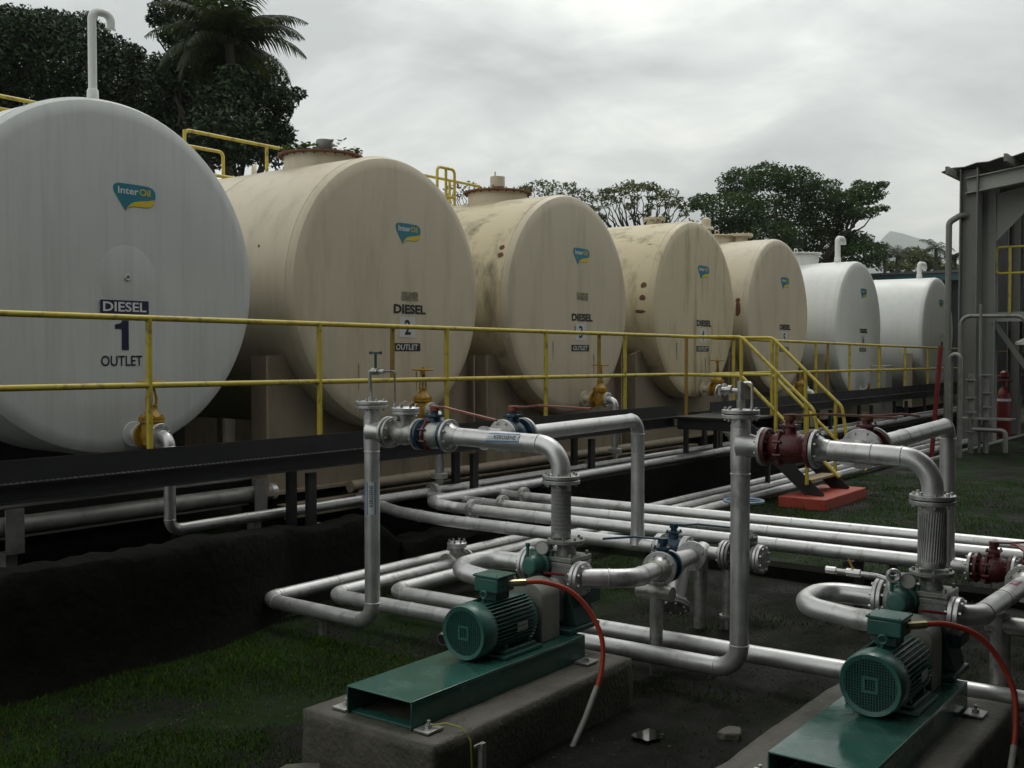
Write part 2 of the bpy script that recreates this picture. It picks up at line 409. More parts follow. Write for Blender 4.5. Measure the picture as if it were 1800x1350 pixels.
def pipe_thing(name, label, runs, org=None, cat='pipe', m='silver', group=None, seams=()):
    """runs: list of (points, radius, bend)"""
    org = Vector(org if org is not None else runs[0][0][0])
    t = thing(name, label, cat, org, group=group)
    for pts, r, bend in runs:
        b = MB(org); b.tube(pts, r, 20, bend)
        P = [Vector(p) for p in pts]
        for i in range(1, len(P) - 1):
            for q in (P[i - 1], P[i + 1]):
                d = q - P[i]
                tt = (bend if not isinstance(bend, (list, tuple)) else bend[i - 1])
                if d.length > tt * 1.3: seam(b, P[i] + d.normalized() * tt, d, r)
        for i in range(len(P) - 1):
            d = P[i + 1] - P[i]; n_ = int(d.length / 1.7)
            for k in range(1, n_ + 1): seam(b, P[i] + d * ((k - .35 + .2 * math.sin(i * 3 + k * 5)) / (n_ + .3)), d, r, .005)
        b.build('pipe', m, t)
    if seams:
        b = MB(org)
        for p, ax, r in seams: seam(b, p, ax, r)
        b.build('weld_seam', m, t)
    return t, org

def ball_valve(name, label, loc, axis, m_body='maroon', m_end='maroon', m_lever='handle_red', lever=(1, 0), L_=0.19, lever_len=0.46, ring=None, r=0.112, rise=0.0, cat='valve', group=None):
    """flow along axis (horizontal), lever direction is a plan vector"""
    t = thing(name, label, cat, loc, group=group)
    a = Vector(axis).normalized()
    b = MB()
    b.lathe([(0.062, -L_ / 2 + .02), (0.085, -L_ * .28), (0.098, -L_ * .1), (0.098, L_ * .1), (0.085, L_ * .28), (0.062, L_ / 2 - .02)], (0, 0, 0), a, 28)
    b.build('body', m_body, t)
    for s in (-1, 1):
        b = MB(); flange(b, a * s * (L_ / 2 - 0.013), a, r, 0.026, 8, 0.0095, 0.010); b.build('flange', m_end, t)
    if ring:
        b = MB(); b.lathe([(0.112, -0.012), (0.122, -0.004), (0.122, 0.004), (0.112, 0.012)], a * L_ * 0.14, a, 6); b.bolts(a * L_ * .14, a, .105, 8, .01, .05); b.build('bolting_ring', ring, t)
    b = MB(); b.cyl((0, 0, 0.08), (0, 0, 0.125), 0.045, 0.04); b.box((0, 0, 0.135), (0.10, 0.10, 0.018)); b.cyl((0, 0, .14), (0, 0, .19), .026); b.bolts((0, 0, .146), (0, 0, 1), .055, 4, .008, .02)
    b.build('stem_housing', m_body if m_body != 'silver_dull' else 'blue', t, bevel=.003)
    d = Vector((lever[0], lever[1], 0)).normalized()
    b = MB(); b.cyl((0, 0, .168), (0, 0, .205), .036, seg=12)
    p = [Vector((0, 0, .197)) - d * .03, Vector((0, 0, .20)) + d * .10, Vector((0, 0, .212 + rise * .4)) + d * .20, Vector((0, 0, .20 + rise)) + d * lever_len]
    for i in range(3): b.bar(p[i], p[i + 1] + (p[i + 1] - p[i]).normalized() * .004, .036 - .004 * i, .012 + .0006 * i)
    b.build('lever', m_lever, t, bevel=.002)
    return t

def gate_valve(name, label, loc, axis, m='valve_yellow', m_wheel=None, wheel_z=0.47, wheel_r=0.115, cat='valve', group=None, L_=0.23):
    t = thing(name, label, cat, loc, group=group)
    a = Vector(axis).normalized(); sd_ = Vector((0, 0, 1)).cross(a)
    b = MB()
    b.lathe([(0.058, -L_ / 2 + .02), (0.07, -L_ * .2), (0.085, 0), (0.07, L_ * .2), (0.058, L_ / 2 - .02)], (0, 0, 0), a, 24)
    b.lathe([(0.075, -.08), (0.088, -.02), (0.088, .09), (.08, .12)], (0, 0, 0), (0, 0, 1), 20)
    b.build('body', m, t)
    for s in (-1, 1):
        b = MB(); flange(b, a * s * (L_ / 2 - .012), a, .112, .024, 8, .0095, .01); b.build('flange', m, t)
    b = MB(); b.lathe([(.11, .12), (.11, .142)], (0, 0, 0), (0, 0, 1), 24); b.lathe([(.11, .146), (.11, .168)], (0, 0, 0), (0, 0, 1), 24); b.bolts((0, 0, .144), (0, 0, 1), .093, 8, .009, .075)
    b.lathe([(.085, .168), (.06, .20), (.042, .225), (.042, .26), (.05, .262), (.05, .275)], (0, 0, 0), (0, 0, 1), 20)
    b.build('bonnet', m, t)
    b = MB()
    for s in (-1, 1):
        b.tube([sd_ * s * .045 + Vector((0, 0, .225)), sd_ * s * .05 + Vector((0, 0, .33)), sd_ * s * .02 + Vector((0, 0, wheel_z - .04))], .012, 8, .03)
    b.cyl((0, 0, wheel_z - .05), (0, 0, wheel_z - .015), .03); b.build('yoke', m, t)
    b = MB(); b.cyl((0, 0, .2), (0, 0, wheel_z + .03), .011, seg=10); b.build('stem', 'steel_grey', t)
    b = MB(); b.torus((0, 0, wheel_z), (0, 0, 1), wheel_r, .0105, 36, 8); b.cyl((0, 0, wheel_z - .014), (0, 0, wheel_z + .014), .024)
    for k in range(4):
        th = k * math.pi / 2 + .4; b.bar((0, 0, wheel_z), (math.cos(th) * wheel_r, math.sin(th) * wheel_r, wheel_z), .018, .009)
    b.build('handwheel', m_wheel or m, t)
    return t

def check_valve(name, label, loc, axis, L_=0.30, cat='valve', group=None, top=0.15, rb=0.078, rf=.112, cr=.10):
    t = thing(name, label, cat, loc, group=group)
    a = Vector(axis).normalized(); sd_ = Vector((0, 0, 1)).cross(a)
    b = MB()
    b.lathe([(.056, -L_ / 2 + .02), (.06, -L_ * .34), (rb, -L_ * .18), (rb + .008, 0), (rb, L_ * .18), (.06, L_ * .34), (.056, L_ / 2 - .02)], (0, 0, 0), a, 28)
    b.lathe([(rb - .002, 0), (rb - .002, top - .05), (rb + .004, top - .045)], (0, 0, 0), (0, 0, 1), 24)
    b.cyl(sd_ * -.11 + Vector((0, 0, top - .075)), sd_ * .11 + Vector((0, 0, top - .075)), .018, seg=10)
    b.build('body', 'silver_dull', t)
    for s in (-1, 1):
        b = MB(); flange(b, a * s * (L_ / 2 - .012), a, rf, .024, 8, .0105, .016); b.build('flange', 'silver_dull', t)
    b = MB(); b.lathe([(cr, 0), (cr, .018)], (0, 0, top - .046), (0, 0, 1), 28); b.lathe([(cr, 0), (cr + .001, .020), (cr - .008, .026), (.05, .030)], (0, 0, top - .024), (0, 0, 1), 28)
    b.build('cover', 'silver', t)
    b = MB(); b.bolts((0, 0, top - .012), (0, 0, 1), cr * .82, 8, .011, .075); b.build('cover_bolts', 'galv', t); 
    return t

def wrap_on_pipe(c, ax, up, r, pts):
    """map (u along axis, v around) onto a pipe surface; v = 0 faces 'up'"""
    a = Vector(ax).normalized(); n = Vector(up); n = (n - a * n.dot(a)).normalized(); s = a.cross(n)
    c = Vector(c)
    return [c + a * u + (n * math.cos(v / r) - s * math.sin(v / r)) * r for u, v in pts]
def pipe_sticker(root, org, c, ax, face, r, length, ht, body, text_m='print_black', base='sticker_white', frame='sticker_blue', arrow=True, flip=1):
    """printed band sticker round part of a pipe: backing, border, lettering, arrow tip"""
    def strip(u0, u1, v0, v1, lift, m, name, parent, nv=8):
        b = MB(org); vs = []
        for k in range(nv + 1):
            v = v0 + (v1 - v0) * k / nv; vs += [(u0, v), (u1, v)]
        b.add(wrap_on_pipe(c, ax, face, r + lift, vs), [(2 * k, 2 * k + 1, 2 * k + 3, 2 * k + 2) for k in range(nv)])
        return b.build(name, m, parent, smooth=60)
    st = strip(-length / 2, length / 2, -ht / 2, ht / 2, .0010, base, 'label_sticker', root)
    if frame:
        strip(-length / 2, length / 2, ht / 2 - ht * .14, ht / 2 - .001, .0018, frame, 'border', st, 2)
        strip(-length / 2, length / 2, -ht / 2 + .001, -ht / 2 + ht * .14, .0018, frame, 'border', st, 2)
        if arrow:
            b = MB(org); e0 = -length / 2
            for sg in (1, -1):
                b.add(wrap_on_pipe(c, ax, face, r + .0020, [(e0, 0), (e0, sg * ht / 2), (e0 + ht * .55, sg * ht / 2)]), [(0, 1, 2)])
            b.build('arrow_tip', frame, st, smooth=0)
    vs, fs = text_mesh(body, ht * .42, .012, width=length * .66)
    b = MB(org); b.add(wrap_on_pipe(c, ax, face, r + .0026, [(x * 1 + length * .07, y) for x, y in vs]), fs)
    b.build('lettering', text_m, st, smooth=0)
    return st
# ------------------------------------------------------------------ ground
def kerb_y(x): return 9.95
def ground_z(x, y):
    z = 0.018 * mnoise.noise((x * 1.1, y * 1.1, 0.3)) + 0.008 * mnoise.noise((x * 4.1, y * 4.1, 2.3))
    if x > 9.98: z += 0.10
    if y > 7.2: z += 0.0
    return z
def axis_samples(lo, hi, step, far):
    a = [-f for f in reversed(far)] + []
    a = [lo - f for f in reversed(far)]
    v = lo
    while v <= hi + 1e-6: a.append(v); v += step
    return a + [hi + f for f in far]
far = [2, 5, 10, 20, 45, 100, 250, 700, 1800, 4000]
gx = axis_samples(1.5, 17.0, 0.14, far); gy = axis_samples(-3.0, 8.6, 0.14, far)
gx = sorted(gx + [9.94, 9.99])
b = MB(); vs = []; fs = []
for x in gx:
    for y in gy: vs.append((x, y, ground_z(x, y) if (0 < x < 19 and -5 < y < 10) else (0.1 if x > 9.98 else 0)))
ny = len(gy)
for i in range(len(gx) - 1):
    for j in range(ny - 1): fs.append((i * ny + j, (i + 1) * ny + j, (i + 1) * ny + j + 1, i * ny + j + 1))
b.add(vs, fs)
# damp dark soil with mossy patches
gm = bpy.data.materials.new('damp_soil_and_moss'); gm.use_nodes = True
t_ = gm.node_tree; bs = t_.nodes['Principled BSDF']
geo = t_.nodes.new('ShaderNodeNewGeometry')
def gnoise(sc, det, rough=.6):
    n = t_.nodes.new('ShaderNodeTexNoise'); n.inputs['Scale'].default_value = sc; n.inputs['Detail'].default_value = det; n.inputs['Roughness'].default_value = rough
    t_.links.new(geo.outputs['Position'], n.inputs['Vector']); return n.outputs[0]
r1 = t_.nodes.new('ShaderNodeValToRGB'); r1.color_ramp.elements[0].color = (.003, .0029, .0024, 1); r1.color_ramp.elements[1].color = (.010, .0092, .007, 1)
r1.color_ramp.elements[0].position = .3; r1.color_ramp.elements[1].position = .72
t_.links.new(gnoise(9, 9, .75), r1.inputs[0])
r2 = t_.nodes.new('ShaderNodeValToRGB'); r2.color_ramp.elements[0].position = .43; r2.color_ramp.elements[1].position = .56
r2.color_ramp.elements[0].color = (0, 0, 0, 1); r2.color_ramp.elements[1].color = (1, 1, 1, 1)
t_.links.new(gnoise(1.1, 7, .7), r2.inputs[0])
mx = t_.nodes.new('ShaderNodeMix'); mx.data_type = 'RGBA'; sx_ = t_.nodes.new('ShaderNodeSeparateXYZ'); t_.links.new(geo.outputs['Position'], sx_.inputs[0])
def gm_(op, a, b_):
    n = t_.nodes.new('ShaderNodeMath'); n.operation = op
    for i, v in enumerate((a, b_)):
        if isinstance(v, (int, float)): n.inputs[i].default_value = v
        else: t_.links.new(v, n.inputs[i])
    return n.outputs[0]
lawn = gm_('MAXIMUM', gm_('MAXIMUM', gm_('GREATER_THAN', sx_.outputs[0], 9.95), gm_('GREATER_THAN', sx_.outputs[1], 4.7)), .25)
t_.links.new(gm_('MULTIPLY', r2.outputs[0], lawn), mx.inputs[0]); t_.links.new(r1.outputs[0], mx.inputs[6]); mx.inputs[7].default_value = (.009, .022, .0025, 1)
t_.links.new(mx.outputs[2], bs.inputs['Base Color'])
rr = t_.nodes.new('ShaderNodeMapRange'); rr.inputs['From Min'].default_value = .35; rr.inputs['From Max'].default_value = .65; rr.inputs['To Min'].default_value = .45; rr.inputs['To Max'].default_value = .9
t_.links.new(gnoise(2.2, 5), rr.inputs[0]); t_.links.new(rr.outputs[0], bs.inputs['Roughness'])
bs.inputs['Specular IOR Level'].default_value = .10
bp = t_.nodes.new('ShaderNodeBump'); bp.inputs['Strength'].default_value = .8; bp.inputs['Distance'].default_value = .02
t_.links.new(gnoise(45, 6, .7), bp.inputs['Height']); t_.links.new(bp.outputs[0], bs.inputs['Normal'])
g = b.build('ground', gm, smooth=60); g['kind'] = 'structure'

# kerb between the sunken pump area and the grass
b = MB((9.9, 5.6, 0)); 
pts_n = 60; vs = []; fs = []
for i in range(pts_n + 1):
    y = 5.6 - i * 0.2; n_ = mnoise.noise((y * 2.1, 1.2, 0)) * .02
    vs += [(9.86 + n_, y, -.05), (9.88 + n_, y, .10 + n_), (10.03, y, .125 + n_), (10.05, y, -.05)]
for i in range(pts_n):
    for k in range(3): fs.append((4 * i + k, 4 * i + k + 1, 4 * i + 5 + k, 4 * i + 4 + k))
b.add(vs, fs)
tag(b.build('kerb', 'bund', smooth=50), kind='structure')

# puddle between the plinths
b = MB((5.30, 2.98, 0.022)); pl_ = []
for k in range(40):
    th = k * math.pi / 20; q = 1 + .45 * mnoise.noise((math.cos(th) * 1.7, math.sin(th) * 1.7, 5)) + .2 * mnoise.noise((math.cos(th) * 6, math.sin(th) * 6, 1))
    pl_.append((5.30 + 0.10 * q * math.cos(th), 2.98 + .075 * q * math.sin(th), .022))
b.add(pl_, [tuple(range(40))]); o = b.build('puddle', 'water', smooth=0); o['kind'] = 'structure'

# far hill
b = MB((3588, 1196, 0)); vs = []; fs = []
c0 = Vector((3640, 1080, -60)); nn = 26
for i in range(nn + 1):
    for j in range(nn + 1):
        u_, v_ = i / nn * 2 - 1, j / nn * 2 - 1; rr_ = math.hypot(u_, v_)
        h = 300 * math.exp(-(rr_ * 2.6) ** 2) * (1 + .35 * mnoise.noise((u_ * 4, v_ * 4, 4))) + (150 + 60 * mnoise.noise((u_ * 5, v_ * 5, 9))) * max(0, 1 - rr_ ** 2)
        vs.append((c0.x + u_ * 760, c0.y + v_ * 690, c0.z + h))
for i in range(nn):
    for j in range(nn): fs.append((i * (nn + 1) + j, (i + 1) * (nn + 1) + j, (i + 1) * (nn + 1) + j + 1, i * (nn + 1) + j + 1))
b.add(vs, fs); o = b.build('hill', 'hill', smooth=80); o['kind'] = 'structure'

# ------------------------------------------------------------------ bund walls
def bank(x0, x1, name, label, top, base_y, vert=None):
    org = (x0, 7.1, 0); b = MB(org); vs = []; fs = []; n = int((x1 - x0) / .08); sec = 12
    for i in range(n + 1):
        x = x0 + (x1 - x0) * i / n; by = base_y(x); tp = top(x)
        ring = [(by - .05, -.05), (by, .06), (by + (7.02 - by) * .35, tp * .35), (by + (7.02 - by) * .7, tp * .7), (7.0, tp - .07), (7.03, tp - .02), (7.12, tp), (7.25, tp), (7.36, tp - .02), (7.42, tp - .12), (7.45, .2), (7.5, -.05)]
        if vert:
            v_ = vert(x); ring = [(v_ - .10, -.05), (v_ - .03, .03), (v_ - .005, tp * .35), (v_, tp * .7), (v_ + .005, tp - .05), (v_ + .03, tp - .01), (v_ + .10, tp), (v_ + .22, tp), (v_ + .34, tp - .02), (7.42, min(tp - .12, .5)), (7.45, .2), (7.5, -.05)]
        for k, (y, z) in enumerate(ring):
            q = mnoise.noise((x * 2.5, y * 3 + k * .7, z * 3)) * (.012 if vert else .05) + mnoise.noise((x * 9, y * 8 + k, z * 9)) * .016
            vs.append((x, y + q, z + (q if k > 3 else q * .4)))
    for i in range(n):
        for k in range(sec - 1): fs.append((i * sec + k, i * sec + k + 1, (i + 1) * sec + k + 1, (i + 1) * sec + k))
    fs += [tuple(range(sec)), tuple(range(n * sec, (n + 1) * sec))]
    b.add(vs, fs)
    return tag(b.build(name, 'bund', smooth=50), label, 'wall')
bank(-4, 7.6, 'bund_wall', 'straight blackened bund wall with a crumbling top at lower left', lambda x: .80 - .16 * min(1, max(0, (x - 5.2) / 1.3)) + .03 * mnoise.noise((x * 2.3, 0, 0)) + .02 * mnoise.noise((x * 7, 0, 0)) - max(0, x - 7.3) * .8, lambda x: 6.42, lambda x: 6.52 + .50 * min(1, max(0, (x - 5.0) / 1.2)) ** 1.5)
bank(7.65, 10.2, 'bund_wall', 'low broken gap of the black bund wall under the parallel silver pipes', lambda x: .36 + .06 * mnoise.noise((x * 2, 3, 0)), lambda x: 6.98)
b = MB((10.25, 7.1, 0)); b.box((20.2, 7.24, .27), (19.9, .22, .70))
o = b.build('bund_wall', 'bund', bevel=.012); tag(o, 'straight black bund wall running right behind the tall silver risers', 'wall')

# ------------------------------------------------------------------ storage tanks
def arcpts(cx, cz, r, a0, a1, n): return [(cx + r * math.cos(R(a0 + (a1 - a0) * k / n)), cz + r * math.sin(R(a0 + (a1 - a0) * k / n))) for k in range(n + 1)]
FY = 8.4
def lg(p): return [(x * .43, -(y - .09 * x) * .245) for x, y in p]
LOGO = lg([(.12, .02), (.5, .05), (.82, .095), (.92, .15), (.98, .26), (1.0, .40), (.98, .60), (.94, .76), (.87, .855), (.72, .875), (.5, .85), (.4, .87), (.33, .92), (.28, 1.0), (.2, .80), (.1, .55), (.02, .33), (.0, .19), (.03, .07)])
SWOOSH = lg([(.285, .985), (.33, .87), (.40, .76), (.50, .68), (.62, .645), (.80, .62), (.975, .565), (.965, .66), (.935, .755), (.865, .84), (.72, .862), (.5, .838), (.4, .857), (.33, .905)])
def tank(label, X, Z, Rr, length, m_head, m_shell, text, num, face=True, dy=0.0, saddle=True, extra=None):
    F_ = FY + dy; Rr += .012
    t = thing('storage_tank', label, 'tank', (X, F_, 0))
    org = t.location
    b = MB(org); b.lathe([(.01, 0), (Rr * .5, 0), (Rr - .15, 0), (Rr - .08, .008), (Rr - .03, .030), (Rr - .008, .065), (Rr, .105)], (X, F_, Z), (0, 1, 0), 96)
    b.build('head', m_head, t, smooth=30)
    b = MB(org); prof = []
    for y in [.105, .11] : prof.append((Rr, y))
    y = 1.75
    while y < length - .3:
        prof += [(Rr, y - .014), (Rr + .006, y - .008), (Rr + .006, y + .008), (Rr, y + .014)]; y += 1.75
    prof += [(Rr, length), (Rr - .12, length + .1), (.01, length + .12)]
    b.lathe(prof, (X, F_, Z), (0, 1, 0), 96); b.build('shell', m_shell, t, smooth=30)
    b = MB(org); b.lathe([(Rr - .004, .112), (Rr + .005, .117), (Rr + .005, .127), (Rr - .004, .132)], (X, F_, Z), (0, 1, 0), 96); b.build('head_weld', m_shell, t)
    if saddle:
        for ys in (.32, length - 1.2):
            b = MB(org); poly = [(-1.7, .74), (1.7, .74), (1.7, 2.16)] + [(x, z) for x, z in arcpts(0, Z, Rr + .008, -27, -153, 26)] + [(-1.7, 2.16)]
            b.prism(poly, (X, F_ + ys, 0), (1, 0, 0), (0, 0, 1), (0, .03, 0)); b.build('saddle', 'saddle', t)
            b = MB(org)
            for s in (-1, 1): b.box((X + s * 1.705, F_ + ys + .015, 1.455), (.03, .24, 1.42))
            b.box((X, F_ + ys + .015, .725), (3.46, .26, .03)); b.build('saddle_stiffener', 'saddle', t)
            b = MB(org); b.box((X, F_ + ys + .2, .355), (3.2, .5, .70)); b.build('footing', 'bund', t)
    def pt(dx, z): return (X + dx, F_ - .004, z)
    UX, UZ = (1, 0, 0), (0, 0, 1)
    b = MB(org); b.prism(LOGO, (X + .02 - .02, F_ - .001, 3.69), UX, UZ, (0, -.002, 0)); lo = b.build('logo_badge', 'teal', t, smooth=0)
    b = MB(org); b.prism(SWOOSH, (X, F_ - .002, 3.69), UX, UZ, (0, -.002, 0)); b.build('swoosh', 'logo_yellow', lo, smooth=0)
    flat_text('Inter', .062, (X + .150, F_ - .0045, 3.69 - .062), UX, UZ, 'print_white', 'lettering', lo, .016, width=.205, porg=org)
    flat_text('Oil', .062, (X + .318, F_ - .0045, 3.69 - .062), UX, UZ, 'logo_yellow', 'lettering', lo, .014, width=.11, porg=org)
    def plate(dx, z, wd, ht, m, name='name_plate', dy_=0):
        b = MB(org); b.box((X + dx, F_ - .0015 + dy_, z), (wd, .003, ht)); return b.build(name, m, t)
    if text == 'first':
        p = plate(.10, 2.60, .48, .115, 'print_navy', dy_=-.009); flat_text('DIESEL', .085, (X + .10, F_ - .0125, 2.60), UX, UZ, 'print_white', 'lettering', p, .02, width=.43, porg=org)
        b = MB(org); b.prism([(-.005, -.135), (.065, -.135), (.065, .135), (.012, .135), (-.012, .102), (-.070, .088), (-.070, .050), (-.005, .050)], (X + .075, F_ - .001, 2.355), UX, UZ, (0, -.002, 0)); b.build('number', 'print_navy', t, smooth=0)
        flat_text('OUTLET', .092, pt(.07, 2.125), UX, UZ, 'print_navy', 'lettering', t, .012, width=.41, porg=org)
        b = MB(org); b.lathe([(.285, 0), (.255, -.0035), (.01, -.004)], (X + .13, F_, 2.86), (0, 1, 0), 48); b.build('round_plate', m_head, t)
        b = MB(org); b.torus((X + .13, F_ - .012, 2.86), (0, 1, 0), .022, .006, 20, 8); b.build('plug', m_head, t)
    elif text:
        flat_text('DIESEL', .108, pt(.24, 2.70), UX, UZ, 'print_black', 'lettering', t, .040, width=.55, porg=org)
        p = plate(.20, 2.49, .27, .235, 'plate_pale'); flat_text(num, .175, pt(.20, 2.49), UX, UZ, 'print_black', 'number', p, .024, width=.105, porg=org)
        p = plate(.19, 2.26, .46, .092, 'print_black'); flat_text('OUTLET', .062, pt(.19, 2.26), UX, UZ, 'print_white', 'lettering', p, .012, .12, width=.38, porg=org)
        if num in '23':
            b = MB(org); rg = random.Random(int(num)); pl2 = []
            for k in range(36):
                u_ = k / 36 * 4; sx, sz = [(u_ - .5, .5), (.5, .5 - (u_ - 1)), (.5 - (u_ - 2), -.5), (-.5, -.5 + (u_ - 3))][int(u_)] if u_ < 4 else (0, 0)
                pl2.append((sx * .29 + rg.uniform(-.008, .008), sz * .11 + rg.uniform(-.008, .008)))
            b.prism(pl2, (X + .24, F_ - .001, 2.845 if num == '2' else 3.0), UX, UZ, (0, -.0012, 0)); b.build('stain_patch', 'stain', t, smooth=0)
    return t
def on_shell(t, X, Z, Rr, y, ang, blob, m='rust', name='rust_patch', sc=.11):
    b = MB(t.location); rg = random.Random(int(ang * 7 + y * 100)); n = 16; vs = []
    for k in range(n):
        th = 2 * math.pi * k / n; q = 1 + rg.uniform(-.18, .18)
        vs.append((.78 * blob[0] * q * math.cos(th), .78 * blob[1] * q * math.sin(th)))
    pts = []
    for u_, v_ in [(0, 0)] + vs:
        a = R(ang) + v_ / Rr; rr_ = Rr + .016
        pts.append((X + rr_ * math.cos(a), y + u_, Z + rr_ * math.sin(a)))
    b.add(pts, [(0, k + 1, (k + 1) % n + 1) for k in range(n)]); return b.build(name, m, t, smooth=0)
def manhole(t, X, Y, z0, r, h, m, m_lid, handle=False):
    b = MB(t.location); b.lathe([(r, -.25), (r, h)], (X, Y, z0), (0, 0, 1), 40); nk = b.build('manhole', m, t)
    b = MB(t.location); b.lathe([(r + .07, 0), (r + .075, .012), (r + .07, .025), (.02, .03)], (X, Y, z0 + h), (0, 0, 1), 40); b.bolts((X, Y, z0 + h + .012), (0, 0, 1), r + .04, 24, .012, .07); b.build('lid', m_lid, nk)
    if handle:
        b = MB(t.location); b.tube([(X - .15, Y, z0 + h + .02), (X - .15, Y, z0 + h + .14), (X + .02, Y, z0 + h + .14), (X + .02, Y, z0 + h + .02)], .012, 8, .03); b.build('handle', m, nk)
    return nk
def vent(t, X, Y, z0, h, reach, m, r=.055):
    b = MB(t.location); b.tube([(X, Y, z0 - .08), (X, Y, z0 + h), (X + reach, Y - .04, z0 + h), (X + reach, Y - .04, z0 + h - .13)], r, 18, .07)
    b.lathe([(r + .010, 0), (r + .014, .02), (r + .012, .10), (r + .003, .115)], (X, Y, z0 + .02), (0, 0, 1), 20); b.build('vent_pipe', m, t)

t1 = tank('big grey-white tank numbered 1, nearest at the left edge', 5.44, 2.85, 1.545, 7.2, 'white_tank', 'white_tank', 'first', '1', saddle=False)
vent(t1, 5.42, 8.66, 4.39, .82, .16, 'clean_white', .037)
for yy in (9.3, 14.4):
    b = MB(t1.location); b.box((5.44, yy, .45), (2.2, .3, .9)); b.build('footing', 'bund', t1)
for yy in (9.2, 14.3):
    b = MB(t1.location); b.prism([(-1.3, .9)] + [(x, z) for x, z in arcpts(0, 2.85, 1.552, -148, -32, 22)] + [(1.3, .9)], (5.44, yy, 0), (1, 0, 0), (0, 0, 1), (0, .2, 0)); b.build('saddle', 'black', t1)
t2 = tank('cream tank numbered 2 with a plant-grown rusty manhole on top', 9.04, 2.88, 1.535, 6.6, 'cream', 'cream', 'std', '2')
nk = manhole(t2, 9.04, 9.62, 4.41, .44, .13, 'cream', 'rust')
b = MB(t2.location); b.cyl((9.10, 9.62, 4.55), (9.10, 9.62, 4.64), .08); b.lathe([(.085, .0), (.10, .03), (.10, .11), (.095, .13), (.02, .13)], (9.10, 9.62, 4.64), (0, 0, 1), 24); b.build('breather_cap', 'steel_grey', nk)
b = MB(t2.location)
for k in range(900):
    th = rnd.uniform(0, 6.28); q = rnd.uniform(.10, .50); cx, cy, cz = 9.04 + q * math.cos(th), 9.62 + q * math.sin(th), 4.55 + rnd.uniform(0, .10) + (.14 if rnd.random() < .12 and math.cos(th) > .3 and q < .3 else 0)
    if math.sin(th * 2.5) < -.2: continue
    a, c_ = rnd.uniform(0, 6.28), rnd.uniform(-.8, .8); s_ = rnd.uniform(.02, .05)
    u_ = Vector((math.cos(a), math.sin(a), c_ * .5)) * s_; v_ = Vector((-math.sin(a), math.cos(a), c_)) * s_ * .6; c0 = Vector((cx, cy, cz))
    b.add([c0 - u_, c0 - v_, c0 + u_, c0 + v_], [(0, 1, 2, 3)])
o = b.build('weeds', 'leaf_mid', nk, smooth=0); o['kind'] = 'stuff'
b = MB(t2.location); b.prism([(-.14, -.1), (.14, -.1), (.11, .05), (.06, .15), (0, .18), (-.06, .15), (-.11, .05)], (9.02, 10.85, 4.42), (.5, .86, 0), (0, 0, 1), (.03, -.02, 0)); b.build('lifting_lug', 'cream', t2)
for y_, a_, bl in ((9.0, 163, (.02, .02)),): on_shell(t2, 9.04, 2.88, 1.535, y_, a_, bl)
t3 = tank('cream tank numbered 3 with two brown spots on its stained shell', 12.72, 2.88, 1.535, 6.6, 'cream', 'cream_dirty', 'std', '3')
nk = manhole(t3, 12.72, 9.75, 4.41, .44, .14, 'cream', 'rust', True)
b = MB(t3.location); b.cyl((12.72, 9.75, 4.56), (12.72, 9.75, 4.66), .08); b.lathe([(.11, 0), (.11, .15), (.02, .16)], (12.72, 9.75, 4.66), (0, 0, 1), 24); b.cyl((12.66, 9.75, 4.8), (12.66, 9.75, 4.88), .012); b.build('breather_cap', 'cream', nk)
t4 = tank('streaked cream tank numbered 4 with black scuffs along its shoulder', 16.58, 2.92, 1.50, 6.6, 'cream_dirty', 'cream_dirty', 'std', '4')
b = MB(t4.location); b.cyl((16.58, 9.25, 4.35), (16.58, 9.25, 4.52), .13); b.lathe([(.18, 0), (.18, .04), (.02, .05)], (16.58, 9.25, 4.51), (0, 0, 1), 28); b.bolts((16.58, 9.25, 4.52), (0, 0, 1), .18, 10, .012, .09); b.build('nozzle', 'cream', t4)
t5 = tank('cream tank numbered 5 with a dark red drip mark on its shell', 20.15, 2.92, 1.50, 6.6, 'cream', 'cream', 'std', '5')
nk = manhole(t5, 20.15, 9.75, 4.40, .42, .14, 'cream', 'cream', True)
b = MB(t5.location); b.cyl((19.9, 9.9, 4.5), (19.9, 9.9, 4.70), .10); b.lathe([(.16, 0), (.14, .05), (.09, .06), (.09, .2), (.05, .24)], (19.9, 9.9, 4.70), (0, 0, 1), 24); b.build('breather_cap', 'cream', nk)
b = MB(t5.location); b.cyl((20.15, 9.25, 4.3), (20.15, 9.25, 4.55), .14); b.lathe([(.24, 0), (.24, .05), (.02, .06)], (20.15, 9.25, 4.53), (0, 0, 1), 28); b.bolts((20.15, 9.25, 4.55), (0, 0, 1), .20, 10, .014, .1); b.build('nozzle', 'cream', t5)
t6 = tank('white tank numbered 6 with a tall hooked vent pipe', 24.84, 2.74, 1.56, 6.6, 'clean_white', 'clean_white', 'std', '6')
manhole(t6, 24.84, 9.95, 4.28, .50, .26, 'clean_white', 'clean_white', True); vent(t6, 24.84, 8.95, 4.30, .58, .26, 'clean_white', .065)
t7 = tank('farthest white tank with a short hooked vent, beside the shed column', 31.42, 2.74, 1.55, 7.5, 'clean_white', 'clean_white', None, '7')
vent(t7, 31.42, 8.95, 4.28, .44, .36, 'clean_white', .065)
b = MB(t7.location); b.box((31.42 + .32, 8.3985, 2.66), (.42, .003, .14)); b.build('name_plate', 'plate_pale', t7)
b = MB(t7.location); b.box((31.42 + .32, 8.3985, 2.42), (.16, .003, .16)); b.build('number_plate', 'print_black', t7)
